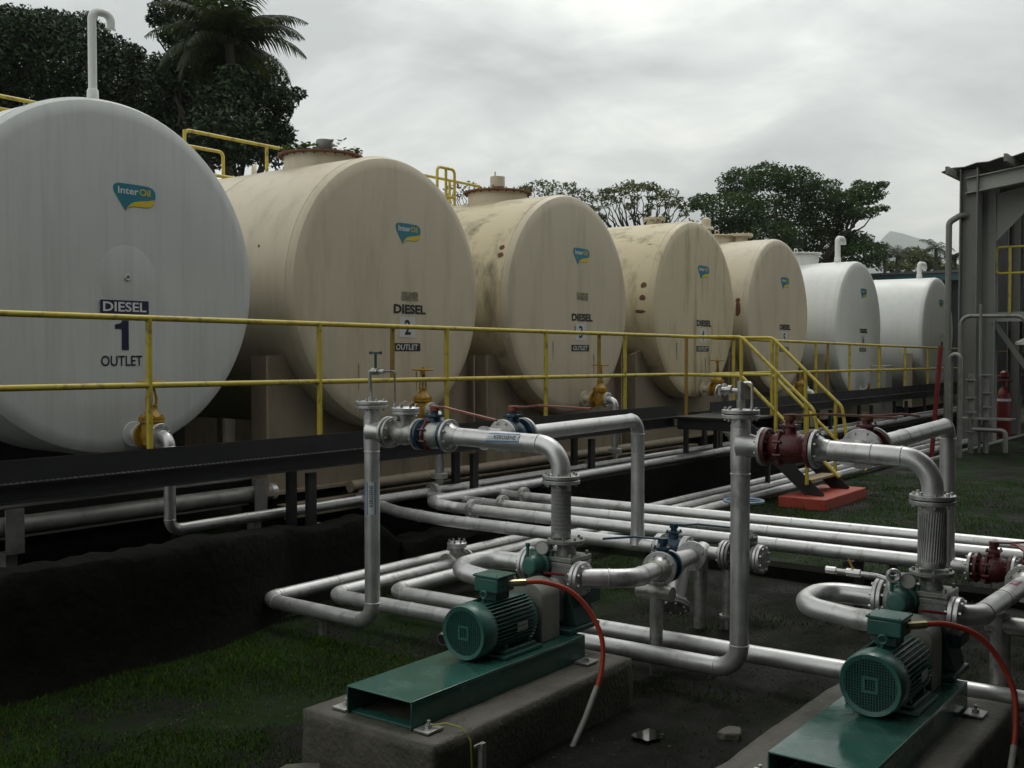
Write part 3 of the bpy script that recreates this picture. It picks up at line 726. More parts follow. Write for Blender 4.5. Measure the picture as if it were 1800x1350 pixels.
for t_t, X_, Z_, Rr_, lst in ((t3, 12.72, 2.88, 1.535, [(8.62, 152.6, (.055, .045)), (8.61, 156.8, (.06, .05))]),
                              (t4, 16.58, 2.92, 1.50, [(8.62, 166.3, (.07, .06)), (8.62, 174, (.08, .06)), (8.66, -177.6, (.13, .035)), (8.95, 112, (.05, .012)), (8.72, 135.8, (.06, .012))]),
                              (t5, 20.15, 2.92, 1.50, [(8.62, 170.5, (.06, .07)), (8.61, 176.5, (.07, .17))])):
    for y_, a_, bl in lst: on_shell(t_t, X_, Z_, Rr_, y_, a_, bl)

for X_, Z_, tt, drips in ((12.72, 2.3, t3, ((.07, 2.50, .03, .13), (-.5, 2.2, .012, .25), (.55, 2.0, .014, .3))), (16.58, 2.3, t4, ((-.75, 2.2, .02, .3), (.3, 1.95, .02, .28))), (9.04, 2.3, t2, ((-.6, 1.9, .010, .3), (.35, 1.85, .012, .24)))):
    for k_, (dx_, z_, w_, h_) in enumerate(drips):
        b = MB(tt.location); b.prism([(-w_, h_ * .5), (0, h_ * .62), (w_, h_ * .5), (w_ * .9, 0), (w_ * .35, -h_ * .4), (0, -h_ * .5), (-w_ * .4, -h_ * .35), (-w_ * .8, .02)], (X_ + dx_, 8.3994, z_), (1, 0, 0), (0, 0, 1), (0, -.0010, 0)); b.build('rust_run', 'rust' if k_ == 0 and tt is t3 else 'stain', tt, smooth=0)

# ------------------------------------------------------------------ walkway along the tank fronts
def walkway(label, x0, x1):
    org = Vector((x0, 7.46, 0)); t = thing('walkway', label, 'walkway', org)
    b = MB(org); b.box(((x0 + x1) / 2, 7.425, 1.345), (x1 - x0, .012, .165)); b.build('toe_plate', 'black', t)
    b = MB(org); b.box(((x0 + x1) / 2, 7.47, 1.185), (x1 - x0, .012, .14)); b.box(((x0 + x1) / 2, 7.435, 1.119), (x1 - x0, .058, .012)); b.box(((x0 + x1) / 2, 7.435, 1.251), (x1 - x0, .058, .012)); b.build('channel_beam', 'black', t)
    b = MB(org); x = x0 + .02
    while x < x1:
        b.box((x, 7.63, 1.243), (.006, .30, .03)); x += .06
    for k in range(8): b.box(((x0 + x1) / 2, 7.49 + k * .04, 1.240), (x1 - x0, .005, .025))
    g_ = b.build('grating', 'black', t, smooth=0); g_['kind'] = 'stuff'
    b = MB(org); x = x0 + .02
    while x < x1:
        b.box((x, 7.408, 1.2615), (.022, .018, .010)); x += .045
    g_ = b.build('grating_nosing', 'steel_grey', t, smooth=0); g_['kind'] = 'stuff'
    b = MB(org); b.box(((x0 + x1) / 2, 7.80, 1.165), (x1 - x0, .012, .18)); b.build('channel_beam', 'black', t)
    x = 6.9 if x0 < 6 else x0 + .5
    k = 0
    while x < x1:
        for yy in (7.50, 7.77):
            b = MB(org); b.box((x, yy, .53), (.10, .05, 1.08)); b.box((x, yy, .01), (.2, .12, .02)); b.build('post', 'black', t)
        x += 2.45
    return t
wk1 = walkway('black steel walkway with grating along the tank fronts', -2.0, 14.0)
wk2 = walkway('black steel walkway right of the yellow-railed stairs', 15.1, 34.0)

# landing and stairs
org = Vector((14.55, 5.3, 0)); st = thing('stairs', 'black steel stairs with yellow handrails down to the red block', 'stairs', org)
b = MB(org); b.box((14.55, 6.92, 1.243), (1.1, 1.10, .03)); b.build('landing', 'black', st)
for x in (14.06, 15.04):
    b = MB(org); b.bar((x, 6.42, 1.19), (x, 5.28, .20), .012, .20, (0, 0, 1)); b.bar((x, 6.38, 1.16), (x, 7.44, 1.16), .012, .18); b.build('stringer', 'black', st)
    for y in (6.45, 7.3):
        b = MB(org); b.box((x, y, .55), (.06, .06, 1.1)); b.build('post', 'black', st)
for k in range(4):
    f = (k + 1) / 5; b = MB(org); b.box((14.55, 6.42 - 1.14 * f, 1.25 - 1.0 * f), (.96, .23, .03)); b.build('tread', 'timber' if k == 3 else 'black', st)
def rail_thing(label, loc, rails, posts, m='yellow', r=.0245, rp=.026, extra=()):
    t = thing('handrail', label, 'railing', loc)
    for pts, bend in rails:
        b = MB(loc); b.tube(pts, r, 14, bend); b.build('rail', m, t)
    for p0, p1 in posts:
        b = MB(loc); b.cyl(p0, p1, rp, seg=12); b.build('post', m, t)
    for p0, p1 in extra:
        b = MB(loc); b.cyl(p0, p1, rp * .95, seg=12); b.build('post', 'yellow_old', t)
    return t
def zt(x): return 2.478 - (x - 4) * .0040
def zm(x): return 1.943 - (x - 4) * .0068
px_ = [-.4, 1.5, 3.3, 5.14, 6.98, 8.83, 10.7, 12.58]
rail_thing('long yellow pipe handrail along the walkway, left of the stairs', Vector((5.14, 7.42, 1.3)),
           [([(-2, 7.462, zt(-2)), (13.75, 7.462, zt(13.75)), (14.02, 7.2, 2.425), (14.02, 6.42, 2.415), (14.02, 5.36, 1.42), (14.02, 5.28, .95)], .16),
            ([(-2, 7.462, zm(-2)), (13.75, 7.462, zm(13.75)), (14.02, 7.2, 1.875), (14.02, 6.42, 1.865), (14.02, 5.0, .53)], .16)],
           [((x, 7.462, 1.29), (x, 7.462, zt(x))) for x in px_] + [((14.02, 6.42, 1.25), (14.02, 6.42, 2.415)), ((14.02, 5.9, .75), (14.02, 5.9, 1.93)), ((14.02, 5.45, .4), (14.02, 5.45, 1.49))],
           extra=[((8.02, 7.50, zm(8)), (8.02, 7.50, zt(8) - .02)), ((11.98, 7.50, zm(12)), (11.98, 7.50, zt(12) - .02)), ((13.96, 7.25, 1.29), (13.96, 7.25, 2.42))])
def zt2(x): return 2.425 - (x - 15) * .0095
def zm2(x): return 1.862 - (x - 15) * .0055
rail_thing('yellow pipe handrail along the walkway, right of the stairs', Vector((17, 7.42, 1.3)),
           [([(34, 7.462, zt2(34)), (15.1, 7.462, 2.425), (15.1, 6.42, 2.415), (15.1, 5.36, 1.42), (15.1, 5.28, .95)], .16),
            ([(34, 7.462, zm2(34)), (15.1, 7.462, 1.862), (15.1, 6.42, 1.865), (15.1, 5.0, .53)], .16)],
           [((x, 7.462, 1.29), (x, 7.462, zt2(x))) for x in (16.0, 17.75, 19.6, 21.45, 23.3, 25.15, 27, 28.9, 30.8)] + [((15.1, 6.42, 1.25), (15.1, 6.42, 2.415)), ((15.1, 5.9, .75), (15.1, 5.9, 1.93)), ((15.1, 5.45, .4), (15.1, 5.45, 1.49))],
           extra=[((20.35, 7.51, 1.29), (20.35, 7.51, 2.36)), ((23.5, 7.51, 1.29), (23.5, 7.51, 2.33))])
b = MB((14.57, 5.42, .05)); b.box((14.57, 5.42, .13), (1.62, .66, .24)); tag(b.build('foot_block', 'red_block', bevel=.012), 'red painted concrete block at the foot of the stairs', 'concrete block')

# guard rails on top of the tanks
def top_rail(label, x0, x1, y, z, gates=(), kneez=.5):
    loc = Vector(((x0 + x1) / 2, y, z - .95))
    rails = [([(x0, y, z - .55), (x0, y, z), (x1, y, z), (x1, y, z - .55)], .07), ([(x0, y, z - kneez), (x1, y, z - kneez)], 0), ([(x0, y, z - .92), (x1, y, z - .92)], 0)]
    n = max(2, int((x1 - x0) / .9))
    posts = [((x0 + (x1 - x0) * k / n, y, z - .98), (x0 + (x1 - x0) * k / n, y, z)) for k in range(n + 1)]
    for gx0, gx1, gy, gz in gates:
        rails.append(([(gx0, gy, gz - .75), (gx0, gy, gz), (gx1, gy, gz), (gx1, gy, gz - .75)], .07)); rails.append(([(gx0, gy, gz - .42), (gx1, gy, gz - .42)], 0))
        posts.append((((gx0 + gx1) / 2, gy, gz - .75), ((gx0 + gx1) / 2, gy, gz)))
    return rail_thing(label, loc, rails, posts, r=.022, rp=.022)
top_rail('yellow guard rail on the tank-top catwalk behind tank 1', 2.4, 6.75, 11.4, 4.97, kneez=.14)
top_rail('yellow guard rail with a looped gate on the catwalk above tank 2', 8.25, 10.85, 11.2, 4.95, [(8.2, 9.15, 11.6, 4.85), (10.2, 10.9, 11.4, 4.80)])
top_rail('short yellow guard rail between tanks 2 and 3', 12.3, 13.9, 11.0, 4.93, [(12.1, 12.5, 10.4, 4.95)])
top_rail('small yellow rail end between tanks 3 and 4', 15.8, 16.35, 11.2, 4.80)

# ------------------------------------------------------------------ tank outlets: nozzle, yellow gate valve, elbow down
outs = [(5.62, 1.47, .47, 1, 'the nearest grey-white tank'), (9.20, 1.52, .48, 2, 'the cream tank with the plant-grown lid'), (13.02, 1.52, .50, 3, 'the cream tank with two brown spots'), (16.80, 1.56, .50, 4, 'the streaked cream tank with black scuffs'), (20.55, 1.42, .40, 5, 'the cream tank with the red drip mark'), (24.95, 1.30, .38, 6, 'the white tank with the tall vent')]
for X, z, wz, n, nm in outs:
    gate_valve('gate_valve', 'ochre yellow gate valve on ' + nm, (X, 8.13, z), (0, 1, 0), wheel_z=wz, group='gate valves on the tank outlets')
    end = .66 if n == 1 else .72
    pts = [(X, 8.0, z), (X, 7.88, z), (X, 7.88, end)] if n != 1 else [(X, 8.0, z), (X, 7.88, z), (X, 7.88, .66), (8.0, 7.90, .66)]
    bend = .085 if n != 1 else [.085, .09]
    mm = 'silver' if n < 5 else 'clean_white'
    lab = {1: 'silver outlet pipe dropping from tank 1 and running right under the walkway'}.get(n, 'elbowed outlet pipe below ' + nm)
    t, o = pipe_thing('outlet_pipe', lab, [(pts, .050, bend)], org=(X, 7.88, end), m=mm)
    b = MB(o); flange(b, (X, 8.0, z), (0, 1, 0), .112); b.build('flange', mm, t)
    b = MB(o); b.cyl((X, 8.262, z), (X, 8.41, z), .05); flange(b, (X, 8.262, z), (0, 1, 0), .112, .022); b.lathe([(.115, 0), (.11, -.01), (.06, -.012)], (X, 8.398, z), (0, 1, 0), 28)
    b.build('nozzle', 'white_tank' if n == 1 else 'cream' if n < 6 else 'clean_white', t)
    if 1 < n < 5:
        b = MB(o); b.lathe([(.05, .12), (.095, .11), (.095, .085), (.095, .08), (.095, .055), (.04, .04), (.032, -.03)], (X, 7.88, end), (0, 0, 1), 24); b.build('reducer', 'silver', t)

# ------------------------------------------------------------------ pipes under the walkway
t, o = pipe_thing('drain_pipe', 'fat dull grey pipe on brackets low under tank 1', [([(3.2, 8.7, .74), (7.42, 8.7, .74)], .085, 0)], m='steel_grey')
b = MB(o); b.lathe([(.085, 0), (.085, .06), (.06, .085), (.01, .095)], (7.42, 8.7, .74), (1, 0, 0), 24); b.build('end_cap', 'silver', t)
for x in (4.62, 7.22):
    b = MB(o); b.box((x, 8.59, .72), (.16, .012, .36)); b.box((x, 8.66, .53), (.16, .16, .012)); b.build('bracket', 'steel_grey', t)
    b = MB(o); b.box((x, 8.70, .26), (.1, .1, .53)); b.build('bracket_leg', 'steel_grey', t)
b = MB((5.4, 9.1, 0)); b.box((5.4, 9.1, .72), (5.0, .1, .30)); b.box((5.4, 9.02, .865), (5.0, .2, .015)); tag(b.build('base_beam', 'shed_steel', bevel=.004), 'dark grey steel base beam lying under tank 1', 'beam')
t, o = pipe_thing('drain_pipe', 'dirty cream pipe running under tanks 2 and 3', [([(8.35, 8.45, .72), (16.2, 8.45, .72)], .065, 0)], m='saddle')
b = MB((12, 9.0, 0)); b.box((12.2, 8.55, .52), (9.4, .02, .14)); b.box((12.2, 8.62, .595), (9.4, .16, .015)); tag(b.build('base_beam', 'saddle', bevel=.004), 'dirty cream steel base beam under tanks 2 to 4', 'beam')
t, o = pipe_thing('header_pipe', 'silver header pipe lying under the walkway behind the bund wall', [([(8.04, 7.76, .66), (34, 7.72, .66)], .050, 0)])
for x in (8.9, 12.1):
    flange_pair(t, (x, 7.72, .66), (1, 0, 0), o, r=.10)
b = MB((7.1, 7.6, .1)); b.cyl((7.02, 7.55, .30), (7.02, 7.55, .55), .03); b.tube([(7.02, 7.6, .55), (7.02, 7.30, .55)], .034, 14);
tag(b.build('drain_stub', 'steel_grey'), 'small open grey drain stub behind the bund wall', 'pipe')

# parallel pipes crossing the bund towards the right
d_t, o = pipe_thing('transfer_pipe', 'nearest of the four parallel silver pipes, ending at a riser', [([(8.02, 7.98, .66), (7.78, 7.2, .62), (7.75, 6.6, .60), (7.75, 4.35, .60)], .056, .3)])
flange_pair(d_t, (8.02, 7.90, .66), (1, .0, 0), o, r=.105)
b = MB(o); b.lathe([(.056, -.16), (.060, -.08), (.060, .08), (.056, .16)], (7.75, 4.47, .60), (0, 1, 0), 24); b.lathe([(.075, 0), (.058, .09), (.056, .16)], (7.75, 4.47, .60), (0, 0, 1), 24); b.build('tee', 'silver', d_t)
c_t, o = pipe_thing('transfer_pipe', 'third farthest silver pipe that elbows onto the bund wall top', [([(34, 7.30, .69), (8.25, 7.28, .66), (8.35, 6.9, .62), (8.40, 2.0, .60)], .056, [.17, .17])])
flange_pair(c_t, (8.355, 6.72, .618), (0, 1, 0), o, r=.105)
b = MB(o); b.lathe([(.056, -.16), (.060, -.08), (.060, .08), (.056, .16)], (8.40, 2.17, .60), (0, 1, 0), 24); b.lathe([(.075, 0), (.058, .09), (.056, .16)], (8.40, 2.17, .60), (0, 0, 1), 24); b.build('tee', 'silver', c_t)
b_t, o = pipe_thing('transfer_pipe', 'second farthest of the parallel silver pipes on the grass', [([(8.85, 7.72, .62), (8.88, 7.0, .60), (9.10, 1.0, .60), (9.2, -4, .60)], .056, 0)])
flange_pair(b_t, (8.89, 6.75, .60), (0, 1, 0), o, r=.105)
a_t, o = pipe_thing('transfer_pipe', 'farthest of the parallel silver pipes on the grass', [([(9.52, 7.72, .62), (9.54, 7.0, .60), (9.56, 1.0, .60), (9.72, -4, .60)], .056, 0)])
flange_pair(a_t, (9.54, 6.95, .60), (0, 1, 0), o, r=.105)
for x, y, dx, wd, nm in ((8.4, 2.9, .65, 1.5, 'right of the tall riser'),):
    b = MB((x, y, 0)); b.box((x + dx, y, .52), (wd, .06, .04)); b.box((x + dx - wd * .3, y, .26), (.06, .06, .52)); b.box((x + dx + wd * .3, y, .26), (.06, .06, .52)); tag(b.build('pipe_support', 'black'), 'low black pipe support under the parallel pipes ' + nm, 'pipe support')

# ------------------------------------------------------------------ kerosene riser and header of the left pump
PR = .057
t, o = pipe_thing('riser_pipe', 'left tall silver riser pipe with a kerosene label', [([(5.68, 5.52, 1.79), (5.68, 5.52, .20), (5.70, 6.76, .20), (26, 6.80, .20)], PR, .15)], org=(5.68, 5.52, .14),
                  seams=[((5.68, 5.52, 1.72), (0, 0, 1), PR), ((5.68, 5.52, 1.47), (0, 0, 1), PR)])
b = MB(o); b.lathe([(.085, 0), (.066, -.07), (.058, -.14), (.057, -.17)], (5.68, 5.52, 1.62), (0, 1, 0), 24); b.lathe([(.0585, -.13), (.0605, -.05), (.0605, .05), (.0585, .11)], (5.68, 5.52, 1.62), (0, 0, 1), 24); b.build('tee', 'silver', t)
flange_pair(t, (5.68, 5.52, 1.815), (0, 0, 1), o, r=.12)
b = MB(o)
b.cyl((5.68, 5.52, 1.84), (5.68, 5.52, 1.87), .032, seg=12); b.cyl((5.68, 5.52, 1.86), (5.67, 5.53, 2.03), .014); b.tube([(5.67, 5.53, 2.02), (5.67, 5.53, 2.06), (5.67, 5.38, 2.06)], .016, 10, .02); b.cyl((5.67, 5.50, 2.06), (5.67, 5.44, 2.06), .026, seg=8); b.build('drain_cock', 'silver_dull', t)
b = MB(o); b.tube([(5.67, 5.40, 2.06), (5.67, 5.28, 2.065), (5.67, 5.28, 1.84)], .007, 8, .015); b.build('sample_tube', 'steel_grey', t)
b = MB(o); b.cyl((5.67, 5.47, 2.08), (5.67, 5.47, 2.19), .010); b.box((5.67, 5.47, 2.195), (.02, .11, .014)); b.cyl((5.67, 5.52, 2.185), (5.67, 5.52, 2.205), .012); b.cyl((5.67, 5.42, 2.185), (5.67, 5.42, 2.205), .012); b.build('tap_handle', 'green_dark', t)
pipe_sticker(t, o, (5.68, 5.52, 1.13), (0, 0, 1), (-.72, -.55, 0), PR, .24, .068, 'KEROSENE')
check_valve('check_valve', 'silver swing check valve beside the left riser top', (5.68, 5.185, 1.62), (0, 1, 0), .29, top=.185)
ball_valve('ball_valve', 'blue and maroon ball valve with rusty red lever by the check valve', (5.68, 4.91, 1.62), (0, 1, 0), 'silver_dull', 'blue', 'handle_red', (-.12, -1), .24, .60, ring='maroon', rise=-.07)
hd, o = pipe_thing('header_pipe', 'silver kerosene header elbowing down to the left pump', [([(5.68, 4.77, 1.62), (5.68, 3.84, 1.60), (5.68, 3.84, 1.40)], .062, .17)], org=(5.68, 4.47, 1.62))
b = MB(o)
flange(b, (5.68, 5.355, 1.62), (0, 1, 0), .116); b.build('flange', 'silver_flange', hd)
b = MB(o); flange(b, (5.68, 4.775, 1.62), (0, 1, 0), .116); b.lathe([(.09, 0), (.066, .035), (.0625, .07)], (5.68, 4.763, 1.62), (0, -1, 0), 24); b.build('flange', 'silver_flange', hd)
b = MB(o); b.lathe([(.082, 0), (.066, .06), (.058, .12), (.057, .20)], (5.68, 4.47, 1.62), (1, 0, 0), 24); b.build('tee', 'silver', hd)
b = MB(o); flange(b, (5.885, 4.47, 1.62), (1, 0, 0), .116); b.build('flange', 'silver_flange', hd)
pipe_sticker(hd, o, (5.68, 4.27, 1.611), (0, -1, .02), (-.88, 0, .42), .062, .27, .066, 'KEROSENE')
flange_pair(hd, (5.68, 3.84, 1.385), (0, 0, 1), o, r=.122)
ball_valve('ball_valve', 'dark blue ball valve with rusty lever on the cross pipe', (6.01, 4.47, 1.62), (1, 0, 0), 'blue', 'blue', 'handle_red', (.12, -1), .21, .60)
r2, o = pipe_thing('riser_pipe', 'silver pipe that elbows down to the nearest parallel pipe', [([(6.13, 4.47, 1.62), (7.75, 4.47, 1.64), (7.75, 4.47, .70)], .056, .12)], org=(7.75, 4.47, .6))
b = MB(o); flange(b, (6.137, 4.47, 1.62), (1, 0, 0), .116); b.build('flange', 'silver_flange', r2)

def flex_joint(label, c, z0, z1, r, ribs):
    t = thing('flexible_joint', label, 'pipe joint', (c[0], c[1], z0))
    b = MB(); h = z1 - z0
    if ribs:
        prof = [(r + .004, 0), (r + .004, .05)]; n = 22
        for k in range(n): prof += [(r - .004, .05 + (h - .1) * (k + .1) / n), (r + .004, .05 + (h - .1) * (k + .5) / n), (r - .004, .05 + (h - .1) * (k + .9) / n)]
        prof += [(r + .004, h - .05), (r + .004, h)]
        b.lathe(prof, (0, 0, 0), (0, 0, 1), 28)
    else:
        b.lathe([(r, 0), (r + .005, .03), (r, .05), (r - .002, h * .5), (r, h - .05), (r + .005, h - .03), (r, h)], (0, 0, 0), (0, 0, 1), 28)
    b.build('bellows', 'silver_dull', t)
    b = MB(); n = 34
    for k in range(n):
        th = 2 * math.pi * k / n
        for sgn in ((1, -1) if ribs else (.22,)):
            b.tube([((r + .003) * math.cos(th + sgn * f), (r + .0015) * math.sin(th + sgn * f), .03 + (h - .06) * f) for f in (0, .25, .5, .75, 1)], .0028, 5)
    b.build('braid', 'silver', t); 
    return t
flex_joint('braided flexible joint above the left pump', (5.68, 3.84), 1.013, 1.358, .060, True)

# ------------------------------------------------------------------ right pump header
k2, o = pipe_thing('riser_pipe', 'right tall silver riser pipe with a rusted top flange', [([(6.2, 2.84, 1.79), (6.2, 2.84, .20), (6.12, 6.44, .20), (26, 6.46, .20)], .060, .16)], org=(6.2, 2.84, .14),
                   seams=[((6.2, 2.84, 1.74), (0, 0, 1), .06), ((6.2, 2.84, 1.44), (0, 0, 1), .06)])
b = MB(o); b.lathe([(.09, 0), (.072, -.07), (.060, -.12), (.058, -.15)], (6.2, 2.84, 1.62), (0, 1, 0), 24); b.lathe([(.0615, -.15), (.064, -.05), (.064, .05), (.0615, .11)], (6.2, 2.84, 1.62), (0, 0, 1), 24); b.build('tee', 'silver', k2)
flange_pair(k2, (6.2, 2.84, 1.815), (0, 0, 1), o, r=.118)
b = MB(o); b.cyl((6.2, 2.84, 1.85), (6.2, 2.84, 1.90), .028, seg=8); b.cyl((6.2, 2.84, 1.90), (6.2, 2.84, 2.02), .022, seg=10); b.cyl((6.2, 2.84, 1.955), (6.2, 2.97, 1.965), .016, seg=8); b.cyl((6.2, 2.90, 1.965), (6.2, 2.925, 1.965), .028, seg=8); b.build('drain_cock', 'silver_dull', k2)
b = MB(o); b.torus((6.2, 2.99, 1.955), (0, 1, .1), .036, .009, 16, 6); b.bar((6.2, 2.985, 1.92), (6.2, 2.985, 1.99), .012, .012, (0, 1, 0)); b.build('tap_handle', 'silver', k2)
b = MB(o); b.tube([(6.2, 2.82, 2.01), (6.2, 2.765, 2.01), (6.2, 2.765, 1.85)], .009, 8, .02); b.build('sample_tube', 'silver', k2)
h2, o = pipe_thing('header_pipe', 'silver header elbowing down to the right pump', [([(6.2, 2.36, 1.62), (6.2, 1.68, 1.60), (6.2, 1.68, 1.40)], .060, .17)], org=(6.2, 2.17, 1.6),
                   seams=[((6.2, 2.02, 1.61), (0, 1, 0), .06)])
b = MB(o); flange(b, (6.2, 2.685, 1.62), (0, 1, 0), .118); b.build('flange', 'silver_flange', h2)
b = MB(o); flange(b, (6.2, 2.352, 1.62), (0, 1, 0), .118); b.lathe([(.09, 0), (.066, .035), (.061, .07)], (6.2, 2.34, 1.62), (0, -1, 0), 24); b.build('flange', 'silver_flange', h2)
b = MB(o); b.lathe([(.08, 0), (.064, .06), (.056, .14), (.056, .24)], (6.2, 2.17, 1.615), (1, 0, 0), 24); flange(b, (6.45, 2.17, 1.615), (1, 0, 0), .122); b.build('tee', 'silver', h2)
flange_pair(h2, (6.2, 1.68, 1.375), (0, 0, 1), o, r=.125)
ball_valve('ball_valve', 'big maroon ball valve with rusty lever on the right riser', (6.2, 2.52, 1.62), (0, 1, 0), 'maroon', 'maroon', 'rust', (.1, -1), .30, .62, ring='maroon', r=.115)
ball_valve('ball_valve', 'maroon ball valve on the right cross pipe', (6.555, 2.17, 1.615), (1, 0, 0), 'maroon', 'maroon', 'rust', (.2, -1), .18, .30)
r3, o = pipe_thing('riser_pipe', 'silver cross pipe elbowing down at far right', [([(6.66, 2.17, 1.615), (8.40, 2.17, 1.65), (8.40, 2.17, .70)], .057, .10)], org=(8.40, 2.17, .6))
b = MB(o); flange(b, (6.66, 2.17, 1.615), (1, 0, 0), .122); b.build('flange', 'silver_flange', r3)
flex_joint('braided flexible joint above the right pump', (6.2, 1.68), .995, 1.345, .073, False)

# ------------------------------------------------------------------ low pipes of the pump area
t, o = pipe_thing('ground_pipe', 'long low silver pipe passing between the two pumps', [([(6.72, -3, .20), (6.52, 6.13, .20), (26, 6.15, .20)], .060, .15)])
flange_pair(t, (7.62, 6.132, .20), (1, 0, 0), o, r=.11)
check_valve('check_valve', 'low silver check valve in the pipes left of the left pump', (7.78, 6.45, .20), (1, 0, 0), .30, top=.20, rb=.074, cr=.092)
flg, o = pipe_thing('drain_stub', 'short open stub with a tap below the left pump pipes', [([(6.14, 5.02, .18), (5.86, 5.0, .12)], .045, 0)], m='steel_grey')
b = MB(o); b.cyl((5.95, 5.0, .16), (5.95, 5.0, .26), .009, seg=8); b.box((5.95, 5.0, .262), (.02, .06, .012)); b.cyl((5.95, 5.0, .19), (5.95, 5.0, .215), .02, seg=8); b.build('tap_handle', 'galv', flg)
b = MB(o); b.cyl((5.862, 5.0, .121), (5.8575, 5.0, .12), .037, seg=16); b.build('end_shade_disc', 'shade_black', flg)  # dark disc on the closed pipe end, painted as the shade inside
for x, y, nm in ((5.72, 6.1, 'below the outer bend'), (6.16, 4.2, 'beside the left plinth'), (6.66, 1.0, 'beside the right plinth')):
    b = MB((x, y, 0)); b.cyl((x, y, -.02), (x, y, .15), .03, seg=12); b.box((x, y, .142), (.11, .06, .008)); tag(b.build('pipe_support', 'steel_grey'), 'short grey pipe support ' + nm, 'pipe support')
# ------------------------------------------------------------------ suction side of the left pump
ball_valve('ball_valve', 'dark blue ball valve with long blue lever on the low header', (7.75, 4.13, .60), (0, 1, 0), 'blue', 'silver', 'blue', (.25, -1), .24, .48)
s1, o = pipe_thing('suction_header', 'silver suction header with tee and blind end', [([(7.75, 4.0, .60), (7.75, 3.67, .60)], .052, 0)], org=(7.75, 3.87, .6))
for y in (4.262, 3.998): 
    b = MB(o); flange(b, (7.75, y, .60), (0, 1, 0), .112); b.build('flange', 'silver_flange', s1)
b = MB(o); b.lathe([(.085, 0), (.062, .07), (.055, .18)], (7.75, 3.87, .60), (-1, -.04, 0), 24); flange(b, (7.555, 3.862, .60), (1, .04, 0), .118); b.build('tee', 'silver', s1)
flange_pair(s1, (7.75, 3.668, .60), (0, 1, 0), o)
gate_valve('gate_valve', 'gate valve with pale blue handwheel behind the right riser', (7.75, 3.52, .60), (0, 1, 0), 'steel_grey', 'pale_blue', .44, .15)
b = MB((7.75, 3.38, .6)); flange(b, (7.75, 3.392, .60), (0, 1, 0), .112); flange(b, (7.75, 3.364, .60), (0, 1, 0), .112); b.lathe([(.05, 0), (.05, -.004), (.01, -.006)], (7.75, 3.352, .60), (0, 1, 0), 24)
tag(b.build('blind_flange', 'silver'), 'round blind flange with bolts right of the right riser', 'flange')
V = Vector((6.56, 3.58, .705)); T = Vector((7.54, 3.862, .602)); dr = (T - V).normalized()
ball_valve('ball_valve', 'dark blue ball valve on the suction pipe of the left pump', V, dr, 'blue', 'blue', 'blue', (-.35, .9), .20, .42, rise=-.02, r=.115)
ys = thing('strainer', 'silver Y-strainer with a bolted cover hanging below', 'strainer', T)
P0 = V + dr * .115; mid = V + dr * .62
b = MB(T); flange(b, P0 + dr * .014, dr, .115); b.lathe([(.062, 0), (.066, .2), (.070, .45), (.062, .7), (.058, .86)], P0 + dr * .02, dr, 24); flange(b, T - dr * .016, dr, .118); b.build('body', 'silver', ys)
leg = Vector((-.60, -.14, -.78)).normalized(); l0 = V + dr * .66; l1 = l0 + leg * .36
b = MB(T); b.lathe([(.05, 0), (.068, .08), (.072, .34)], l0, leg, 24); flange(b, l1 - leg * .005, leg, .118, .02); b.build('leg', 'silver', ys)
b = MB(T); flange(b, l1 + leg * .021, leg, .118, .024, 8, .011, .018); b.build('cover', 'silver_dull', ys)
p_e = V - dr * .105
sp, o = pipe_thing('suction_pipe', 'curved silver suction pipe into the left pump', [([p_e, V - dr * .80, Vector((5.62, 3.64, .78))], .060, .16)], org=V)
b = MB(o); flange(b, p_e - dr * .014, dr, .118); b.lathe([(.09, 0), (.064, .05), (.0605, .07)], p_e - dr * .026, -dr, 24); b.build('flange', 'silver_flange', sp)
b = MB(o); b.lathe([(.063, -.006), (.0645, 0), (.063, .006)], V - dr * .30, dr, 24); b.build('wire_band', 'wire', sp)
b = MB((6.34, 3.50, 0)); b.cyl((6.36, 3.52, 0), (6.36, 3.52, .60), .045); b.cyl((6.36, 3.66, .575), (6.36, 3.40, .575), .050); b.cyl((6.36, 3.405, .575), (6.36, 3.397, .575), .05)
tag(b.build('pipe_support', 'silver_dull'), 'silver T-topped post under the left suction pipe', 'pipe support')
b = MB((7.70, 3.86, 0)); b.cyl((7.70, 3.86, 0), (7.70, 3.86, .56), .056); tag(b.build('pipe_support', 'silver_dull'), 'thick silver post under the strainer tee', 'pipe support')
b = MB((7.76, 3.60, 0)); b.cyl((7.78, 3.66, .10), (7.78, 3.66, .56), .05); b.lathe([(.07, 0), (.07, .02)], (7.78, 3.66, .10), (0, 0, 1), 20); b.cyl((7.78, 3.66, -.02), (7.78, 3.66, .1), .03); tag(b.build('pipe_support', 'silver_dull'), 'flanged silver post half hidden behind the right riser', 'pipe support')

# suction side of the right pump
flg = thing('suction_header', 'silver flanged pipe end at the right edge', 'pipe', (8.4, 1.95, .6)); o = flg.location
b = MB(o); flange(b, (8.4, 1.995, .60), (0, 1, 0), .112); b.build('flange', 'silver_flange', flg)
ball_valve('ball_valve', 'maroon ball valve on the low pipe at the right edge', (8.42, 1.84, .60), (0, 1, 0), 'maroon', 'maroon', 'maroon', (.25, -1), .26, .50, ring='maroon')
b = MB(o); b.tube([(8.42, 1.70, .60), (8.42, .8, .60)], .056); flange(b, (8.42, 1.695, .60), (0, 1, 0), .112); b.lathe([(.08, 0), (.058, .08), (.055, .2)], (8.42, 1.47, .60), (-1, 0, 0), 24); b.build('pipe', 'silver', flg)
ball_valve('ball_valve', 'maroon valve with lever on the suction pipe of the right pump', (7.72, 1.47, .67), (1, 0, -.08), 'maroon', 'maroon', 'handle_red', (.5, .3), .20, .30, r=.12)
